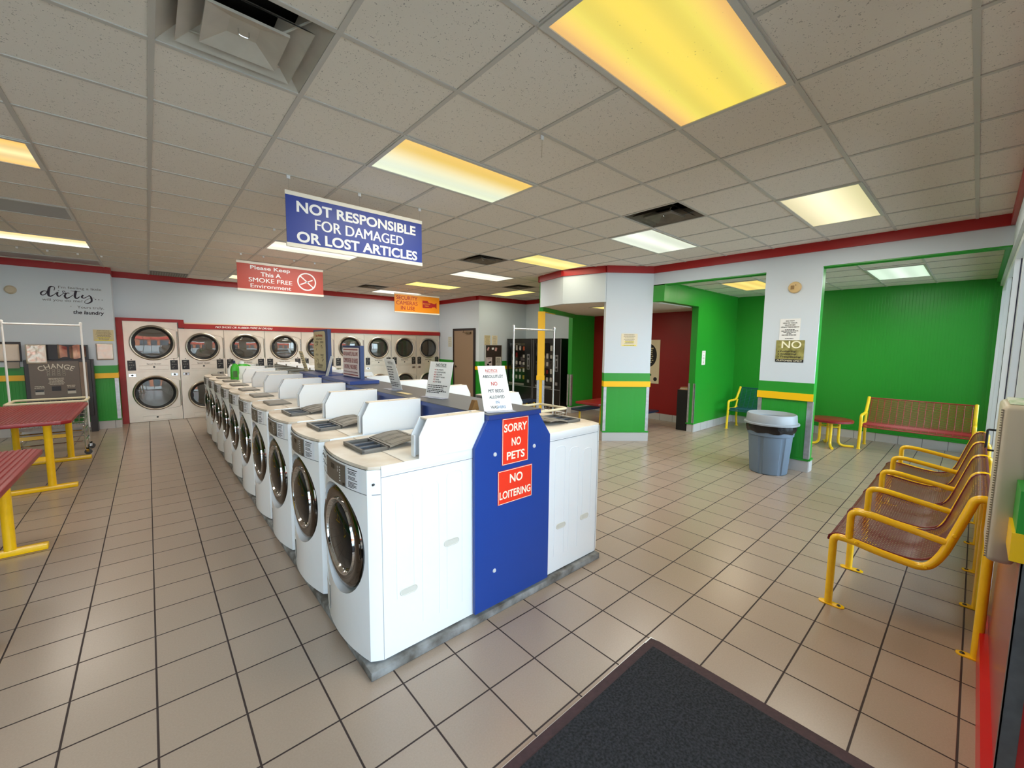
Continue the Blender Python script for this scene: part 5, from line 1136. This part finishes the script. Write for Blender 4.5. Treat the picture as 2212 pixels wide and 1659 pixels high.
mb = MB(); mb.tube([(0.13*math.cos(q), 0.13*math.sin(q), 0.34) for q in [2*PI*i/16 for i in range(16)]], 0.008, 6, closed=True); mb.make('brace_ring', YB, rt)

# ------------------------------------------------------------------ trash can
tc = thing('trash_can', 'grey round trash can with a black liner beside the pier', 'trash can', (6.10, 1.73, 0))
TG = mat('trash_grey', (104, 122, 140), 0.5); TL = mat('lid_grey', (150, 156, 162), 0.35)
mb = MB(); N = 96; rows = []
for z, r0 in ((0.0, 0.205), (0.012, 0.215), (0.20, 0.228), (0.46, 0.248), (0.50, 0.250), (0.505, 0.262), (0.58, 0.268), (0.60, 0.262)):
    row = []
    for k in range(N+1):
        a = 2*PI*k/N; g = (k % 16); w_ = 1.0 if g < 12 else 0.0
        row.append(((r0-(0.012 if (g >= 13 and 0.01 < z < 0.5) else 0))*math.cos(a), (r0-(0.012 if (g >= 13 and 0.01 < z < 0.5) else 0))*math.sin(a), z))
    rows.append(row)
mb.sheet(rows); bmesh.ops.remove_doubles(mb.bm, verts=mb.bm.verts, dist=1e-6); mb.lathe([(0.205, 0.0), (0, 0.0)], (0, 0, 0), n=N); mb.make('bin_body', TG, tc, ang=25)
mb = MB(); r = random.Random(2); rows = []
for z, r0 in ((0.55, 0.272), (0.575, 0.280), (0.61, 0.284), (0.65, 0.284), (0.665, 0.27)):
    rows.append([((r0+(0.006*math.sin(k*1.9+z*40) if z < 0.64 else 0))*math.cos(2*PI*k/64), (r0+(0.006*math.sin(k*1.9+z*40) if z < 0.64 else 0))*math.sin(2*PI*k/64), z+(0.008*math.sin(k*0.8) if z < 0.56 else 0)) for k in range(65)])
mb.sheet(rows); mb.make('bin_liner', mat('liner_black', (16, 16, 18), 0.25), tc)
mb = MB(); mb.lathe([(0.27, 0.645), (0.315, 0.650), (0.315, 0.668), (0.290, 0.675), (0.282, 0.77), (0.272, 0.782), (0.255, 0.775), (0.19, 0.735), (0.185, 0.69), (0.19, 0.66)], (0, 0, 0), n=48); mb.make('bin_lid', TL, tc)

# ------------------------------------------------------------------ entrance mat
mt = thing('entrance_mat', 'black loop entrance mat with a dark maroon rubber edge', 'mat', (1.0, 0.0, 0))
x1, y1, x0, y0 = 1.03, 1.09, -1.3, -0.12
MB().box(x0+0.055, x1-0.06, y0, y1-0.045, 0.0, 0.012).make('mat_pile', mat('mat_loops', (44, 44, 49), 0.95, bump=1.0, bscale=95, col2=(7, 7, 9), vscale=95), mt, smooth=False)
RUB = mat('maroon_rubber', (62, 36, 40), 0.7, bump=0.8, bscale=70, var=0.3, vscale=40)
mb = MB(); mb.prism([(y0, 0.0), (y1, 0.0), (y1, 0.003), (y1-0.05, 0.011), (y0, 0.011)], 'x', x1-0.065, x1); mb.box(x0, x1-0.065, y1-0.05, y1, 0, 0.009); mb.box(x0, x0+0.055, y0, y1-0.05, 0, 0.009); mb.make('rubber_edge', RUB, mt, smooth=False)
mb = MB(); mb.box(x1, x1+0.006, y0, y1+0.006, 0, 0.004); mb.box(x0, x1, y1, y1+0.006, 0, 0.004); mb.make('metal_trim', mat('pale_metal', (206, 204, 200), 0.35, 0.5), mt, smooth=False)

# ------------------------------------------------------------------ vending machines
VB = mat('vending_black', (14, 14, 15), 0.25); VG = glass_mat('vending_glass', (0.95, 0.95, 0.95), 1.3); SIL = mat('silver_trim', (150, 150, 154), 0.3, 0.6)
def vending(lab, y0, y1, seed, keypad):
    """Faces -X: front at x = 0, y runs from the far side (0) to the near side (W)."""
    W_ = y1-y0; t = thing('vending_machine', lab, 'vending machine', (7.78, y0, 0), group='black vending machines side by side'); z1 = 1.82
    mb = MB(); mb.box(0.03, 0.80, 0.0, W_, 0.06, z1); mb.make('cabinet', VB, t, smooth=False)
    mb = MB(); ya, yb, za, zb = 0.36*0+0.30, W_-0.08, 0.62, 1.70
    for a in ((0, W_, 0.08, za), (0, W_, zb, z1), (0, ya, za, zb), (yb, W_, za, zb)): mb.box(0.0, 0.035, a[0], a[1], a[2], a[3])
    mb.make('door_frame', VB, t, smooth=False)
    MB().box(0.012, 0.016, ya, yb, za, zb).make('window', VG, t, smooth=False)
    mb = MB()
    for y in (0.004, W_-0.018): mb.box(-0.006, 0.0, y, y+0.014, 0.06, z1-0.02)
    mb.box(-0.006, 0.0, 0.02, W_-0.02, 0.50, 0.515); mb.make('silver_trim', SIL, t, smooth=False)
    p = MB().box(-0.004, 0.0, 0.10, 0.20, 0.98, 1.40).make('payment_panel', SIL, t, smooth=False)
    mb = MB(); mb.box(-0.007, -0.004, 0.12, 0.18, 1.30, 1.36); mb.box(-0.007, -0.004, 0.12, 0.18, 1.0, 1.06); mb.box(-0.007, -0.004, 0.13, 0.17, 1.1, 1.25); mb.make('bill_slot', BLACK, p, smooth=False)
    MB().box(-0.004, 0.0, 0.11, 0.19, 0.62, 0.70).make('coin_return', SIL, t, smooth=False)
    MB().box(-0.004, 0.002, ya+0.02, yb-0.02, 0.53, 0.585).make('delivery_flap', mat('flap_grey', (120, 118, 112), 0.4), t, smooth=False)
    r = random.Random(seed); cols = [(230, 226, 214), (210, 90, 40), (222, 210, 190), (70, 110, 60), (196, 170, 60), (160, 40, 40)]
    for k in range(5):
        z = 0.70+k*0.20
        s_ = MB().box(0.04, 0.045, ya, yb, z-0.02, z).make('shelf', DGREY, t, smooth=False)
        for i in range(4):
            if r.random() < 0.18: continue
            y = ya+0.06+i*(yb-ya-0.08)/4; h = r.uniform(0.07, 0.14); c = cols[r.randrange(6) if r.random() < 0.5 else 0]
            mb = MB(); mb.prism([(y-0.03, z), (y+0.03, z), (y+0.036, z+h*0.5), (y+0.03, z+h), (y-0.03, z+h), (y-0.036, z+h*0.5)], 'x', 0.018, 0.03)
            mb.make('snack_pack', mat('pack_%d_%d_%d' % c, c, 0.4), s_, smooth=False)
    for y in (0.06, W_-0.06): MB().box(0.06, 0.12, y-0.03, y+0.03, 0, 0.06).make('foot', VB, t, smooth=False)
    return t
vending('black snack vending machine against the bulletin board wall', 7.97, 9.02, 3, True)
vending('black snack vending machine beside the yellow post, its black flank showing', 6.93, 7.94, 11, False)

# ------------------------------------------------------------------ tan door, bulletin board, small notices
dr = struct(MB().box(6.795, 6.835, 9.31, 10.27, 0.01, 2.04).make('door_1', mat('tan_door', (146, 122, 98), 0.5), smooth=False))
mb = MB(); mb.box(6.782, 6.84, 9.255, 9.31, 0, 2.10); mb.box(6.782, 6.84, 10.27, 10.325, 0, 2.10); mb.box(6.782, 6.84, 9.31, 10.27, 2.04, 2.10); mb.make('door_frame', mat('door_frame_dark', (40, 28, 26), 0.5), dr, smooth=False)
mb = MB(); mb.lathe([(0.03, 0), (0.032, 0.01), (0.012, 0.02), (0.012, 0.05)], (6.795, 10.20, 1.0), (-1, 0, 0), 14); mb.tube([(6.748, 10.20, 1.0), (6.748, 10.09, 1.0)], 0.011, 8); mb.make('door_handle', mat('dark_brass', (90, 78, 60), 0.3, 0.9), dr)
mb = MB(); mb.box(6.748, 6.795, 9.42, 9.62, 1.95, 2.0); mb.tube([(6.765, 9.52, 1.95), (6.68, 9.66, 1.98), (6.77, 9.75, 2.03)], 0.01, 6); mb.make('door_closer', mat('closer_bronze', (120, 104, 80), 0.4, 0.7), dr)
bb = thing('bulletin_board', 'dark brown bulletin board with pinned papers, beside the vending machines', 'bulletin board', (7.31, 9.06, 0.98))
MB().box(-0.285, 0.285, -0.012, 0.012, 0.02, 0.65).make('cork_panel', mat('dark_cork', (58, 44, 34), 0.9, var=0.3, vscale=40), bb, smooth=False)
mb = MB(); mb.box(-0.30, -0.285, -0.02, 0.012, 0.0, 0.66); mb.box(0.285, 0.30, -0.02, 0.012, 0.0, 0.66); mb.box(-0.285, 0.285, -0.02, 0.012, 0.65, 0.66); mb.box(-0.285, 0.285, -0.02, 0.012, 0.0, 0.02); mb.make('frame', mat('board_frame', (190, 190, 186), 0.4), bb, smooth=False)
def pinned(lab, x, z, w_, h_, m, seed, rot=0, n=4, dark=False):
    f = (Vector((7.31+x, 9.045, 0.98+z)), Vector((math.cos(rot), 0, math.sin(rot))), Vector((-math.sin(rot), 0, math.cos(rot))))
    o = tag(slab('pinned_paper', f, w_, h_, 0.002, m), lab, 'paper', 'papers pinned on the bulletin board'); r = random.Random(seed); mb = MB()
    for i in range(n): words_into(mb, f, -w_*0.4, w_*0.4, h_*(0.35-0.7*i/max(1, n-1)), h_*0.05, r)
    if dark:
        for i in range(6): x_, y_ = r.uniform(-0.3, 0.3)*w_, r.uniform(-0.3, 0.1)*h_; rect_into(mb, f, x_-w_*0.13, x_+w_*0.13, y_-h_*0.07, y_+h_*0.07)
    mb.make('print', INK, o, smooth=False, normals=False)
PINKC = mat('pink_card', (222, 170, 164), 0.7)
pinned('tilted pink card at the top of the bulletin board, nearest the tan door', -0.20, 0.55, 0.05, 0.10, PINKC, 1, -0.5, 3)
pinned('small white card at the top middle of the bulletin board', -0.03, 0.555, 0.08, 0.06, PAPER, 2, 0.1, 2)
pinned('tilted pink card at the top of the bulletin board, nearest the vending machines', 0.08, 0.535, 0.065, 0.10, PINKC, 3, -0.3, 3)
pinned('pinned flyer with dark pictures in the lower corner nearest the tan door', -0.165, 0.17, 0.21, 0.28, mat('flyer', (206, 190, 188), 0.6), 4, 0, 3, True)
pinned('pale pinned sheet in the lower corner nearest the vending machines', 0.17, 0.18, 0.20, 0.28, mat('pale_sheet', (206, 200, 184), 0.7), 5, 0, 6)
notice('curling tan notice above the bulletin board, nearer the tan door', FY(7.12, 1.77, 9.096), 0.21, 0.27, TAN, 7, 20, ink=INK)
notice('cream notice above the bulletin board, nearer the vending machines', FY(7.38, 1.77, 9.096), 0.20, 0.27, mat('cream_paper', (232, 220, 190), 0.7), 8, 21)
# notices on column, pier and green wall
cn = Vector((-0.627, -0.779, 0)).normalized(); cd_ = Vector((0.62, -0.5, 0)).normalized()
p = Vector((5.82, 4.20, 1.745))+cd_*0.415+cn*0.004
notice('cream notice with yellow highlighting on the white angled column', (p, cd_, Vector((0, 0, 1))), 0.28, 0.215, mat('cream_paper', (240, 236, 214), 0.7), 8, 33, hl=[(-0.16, 0.6), (-0.42, 0.85)], ink=INK)
notice('white notice DO NOT LEAVE YOUR CLOTHES UNATTENDED on the pier, above the NO sign', FX(1.683, 1.876, 6.435), 0.235, 0.30, PAPER, 0, 5)
o = bpy.data.objects[[o.name for o in bpy.data.objects if o.name.startswith('paper_notice')][-1]]
for q in kids(o): bpy.data.objects.remove(q)
f = FX(1.683, 1.876, 6.434); mb = MB()
for i, (s_, w_) in enumerate((('DO NOT', 0.10), ('LEAVE YOUR', 0.165), ('CLOTHES', 0.12), ('UNATTENDED!!!', 0.205))): text_into(mb, s_, f, 0, 0.12-i*0.027, w_, 0.016, 0.02)
r = random.Random(4)
for i, w_ in enumerate((0.08, 0.10, 0.105, 0.05, 0.10)): words_into(mb, f, -w_, w_, 0.005-i*0.018, 0.008, r)
words_into(mb, f, -0.06, 0.06, -0.115, 0.006, r); mb.make('lettering', INK, o, smooth=False, normals=False)
f = FX(1.667, 1.594, 6.434); o = tag(slab('wall_sign', f, 0.325, 0.29, 0.002, mat('camouflage', (172, 166, 96), 0.5, col2=(120, 116, 56), vscale=14)), 'olive camouflage sign NO Loitering Soliciting Trespassing CUSTOMERS ONLY on the pier', 'sign')
mb = MB(); rect_into(mb, f, -0.1625, 0.1625, -0.145, -0.108, 0.0008)
for i, s_ in enumerate(('Loitering', 'Soliciting', 'Trespassing')):
    y = -0.003-i*0.037; text_into(mb, s_, f, -0.11, y, (0.185, 0.19, 0.245)[i], 0.030, 0.02, shear=0.25, align='L'); rect_into(mb, f, -0.133, -0.122, y-0.006, y+0.006)
mb.make('lettering', INK, o, smooth=False, normals=False)
mb = MB(); text_into(mb, 'NO', f, 0.015, 0.088, 0.225, 0.098, 0.012); mb.make('large_lettering', mat('cream_letter', (250, 246, 216)), o, smooth=False, normals=False); mb = MB(); text_into(mb, 'CUSTOMERS ONLY!', f, 0.0, -0.126, 0.29, 0.022, 0.02, shear=0.15, off=0.0016); mb.make('pale_lettering', mat('cream_letter', (250, 246, 216)), o, smooth=False, normals=False)
mb = MB(); mb.lathe([(0.075, 0), (0.074, 0.018), (0.066, 0.03), (0.05, 0.036), (0, 0.038)], (6.44, 1.66, 2.432), (-1, 0, 0), 24); o = tag(mb.make('smoke_alarm', mat('aged_plastic', (214, 184, 130), 0.45)), 'round yellowed smoke alarm high on the white pier', 'smoke alarm')
mb = MB(); mb.box(6.399, 6.403, 1.66, 1.70, 2.405, 2.455); mb.make('speaker_grille', mat('aged_grille', (150, 120, 76), 0.6), o, smooth=False)
MB().lathe([(0, 0.006), (0.006, 0)], (6.403, 1.645, 2.46), (-1, 0, 0), 8).make('test_button', BLACK, o)
notice('narrow white notice with small pictures on the green alcove wall', FY(8.10, 1.43, 3.525), 0.15, 0.275, PAPER, 3, 40, ink=mat('pinkish_ink', (200, 150, 150), 0.7))
o = bpy.data.objects[[o.name for o in bpy.data.objects if o.name.startswith('paper_notice')][-1]]; f = FY(8.10, 1.43, 3.524); mb = MB()
for y, s_ in ((0.05, 0.012), (0.0, 0.013), (-0.04, 0.01), (-0.08, 0.018)): mb._faces([V3(f, a, y+b, 0.001) for a, b in ((-s_, -s_), (s_, -s_), (0, s_*1.4))], [(0, 1, 2)])
mb.make('pictogram', mat('pictogram_tan', (150, 130, 80)), o, smooth=False, normals=False)
# ------------------------------------------------------------------ playroom things
f = FX(4.93, 1.30, 8.513); o = tag(slab('poster', f, 0.52, 0.98, 0.003, mat('poster_tan', (228, 214, 182), 0.6)), 'tan poster with a black disc on the dark red wall, half behind the column', 'poster')
mb = MB(); mb._faces([V3(f, 0.0+0.19*math.cos(2*PI*k/40), 0.14+0.26*math.sin(2*PI*k/40), 0.001) for k in range(40)], [tuple(range(40))])
for x, y, q in ((0.17, -0.39, 0.045), (0.0, -0.22, 0.02), (0.05, -0.30, 0.025), (-0.12, -0.28, 0.02)): mb._faces([V3(f, x+q*math.cos(2*PI*k/16), y+q*math.sin(2*PI*k/16), 0.001) for k in range(16)], [tuple(range(16))])
mb.make('black_disc', INK, o, smooth=False, normals=False)
mb = MB(); r = random.Random(9)
for i in range(8): words_into(mb, f, -0.13, 0.13, 0.30-i*0.045, 0.022, r, off=0.002)
mb.make('print', TAN, o, smooth=False, normals=False)
rk = tag(MB().box(7.80, 8.08, 3.67, 3.87, 0.0, 0.80).make('magazine_rack', BLACK, smooth=False), 'black cabinet with papers on top, just inside the small room', 'cabinet')
for i in range(3): tag(MB().box(7.84+0.02*i, 8.02+0.015*i, 3.69+0.01*i, 3.85, 0.801+0.016*i, 0.813+0.016*i).make('magazine', mat('mag_%d' % i, ((206, 160, 120), (220, 210, 190), (180, 140, 100))[i], 0.5), smooth=False),
                        ('peach magazine at the bottom of the stack on the black cabinet', 'pale magazine in the middle of the stack on the black cabinet', 'tan magazine topping the stack on the black cabinet')[i], 'magazine', 'magazines on the black cabinet')
pt = thing('picnic_table', 'small red table with two dark blue bench seats inside the octagonal room', 'table', (7.1, 4.95, 0))
MB().box(-0.80, 0.55, -0.30, 0.26, 0.50, 0.545, 0.01).make('tabletop', RTOP, pt)
NB = mat('navy_seat', (26, 42, 66), 0.35)
MB().box(-0.46, 0.60, 0.40, 0.66, 0.285, 0.325, 0.012).make('bench_seat', NB, pt); MB().box(-0.40, 0.79, -0.66, -0.46, 0.285, 0.325, 0.012).make('bench_seat', NB, pt)
for x in (-0.30, 0.45):
    for s_ in (-1, 1):
        mb = MB(); mb.tube(fillet([(x, 0, 0.50), (x, 0.02*s_, 0.03), (x, 0.55*s_, 0.03), (x, 0.55*s_, 0.285)], 0.10, 5), 0.022, 10); mb.make('leg', YB, pt)
bs = thing('low_bench', 'dark blue low bench by the vending machines, behind the washers', 'bench', (6.35, 6.80, 0))
MB().box(-0.25, 0.38, -0.16, 0.16, 0.34, 0.385, 0.012).make('seat', NB, bs)
for x in (-0.12, 0.25): mb = MB(); mb.tube(fillet([(x, -0.12, 0.34), (x, -0.12, 0.02), (x, 0.12, 0.02), (x, 0.12, 0.34)], 0.05, 4), 0.018, 8); mb.make('leg', YB, bs)
# cream box on the inner face of the entrance pier
cb = thing('wall_box', 'cream wall box with rounded edges on the entrance pier', 'wall box', (2.42, -0.15, 0.86))
MB().box(-0.15, 0.16, 0.004, 0.075, 0.0, 0.58, 0.02, 4).make('housing', mat('cream_enamel', (198, 186, 166), 0.4), cb)
mb = MB()
for i in range(60): mb.box(-0.156, -0.150, 0.0725, 0.0775, 0.015+i*0.0092, 0.0195+i*0.0092)
mb.xf(Matrix.Translation((0.012, 0.0, 0))); mb.make('perforated_edge', mat('perforation', (150, 136, 120), 0.5), cb, smooth=False)
mb = MB(); mb.prism([(-0.13, 0.581), (0.10, 0.581), (0.08, 0.592), (-0.11, 0.594)], 'y', 0.01, 0.06, 0.004); mb.make('chipped_top', mat('chipped_green', (120, 176, 110), 0.5, col2=(236, 236, 226), vscale=18), cb)
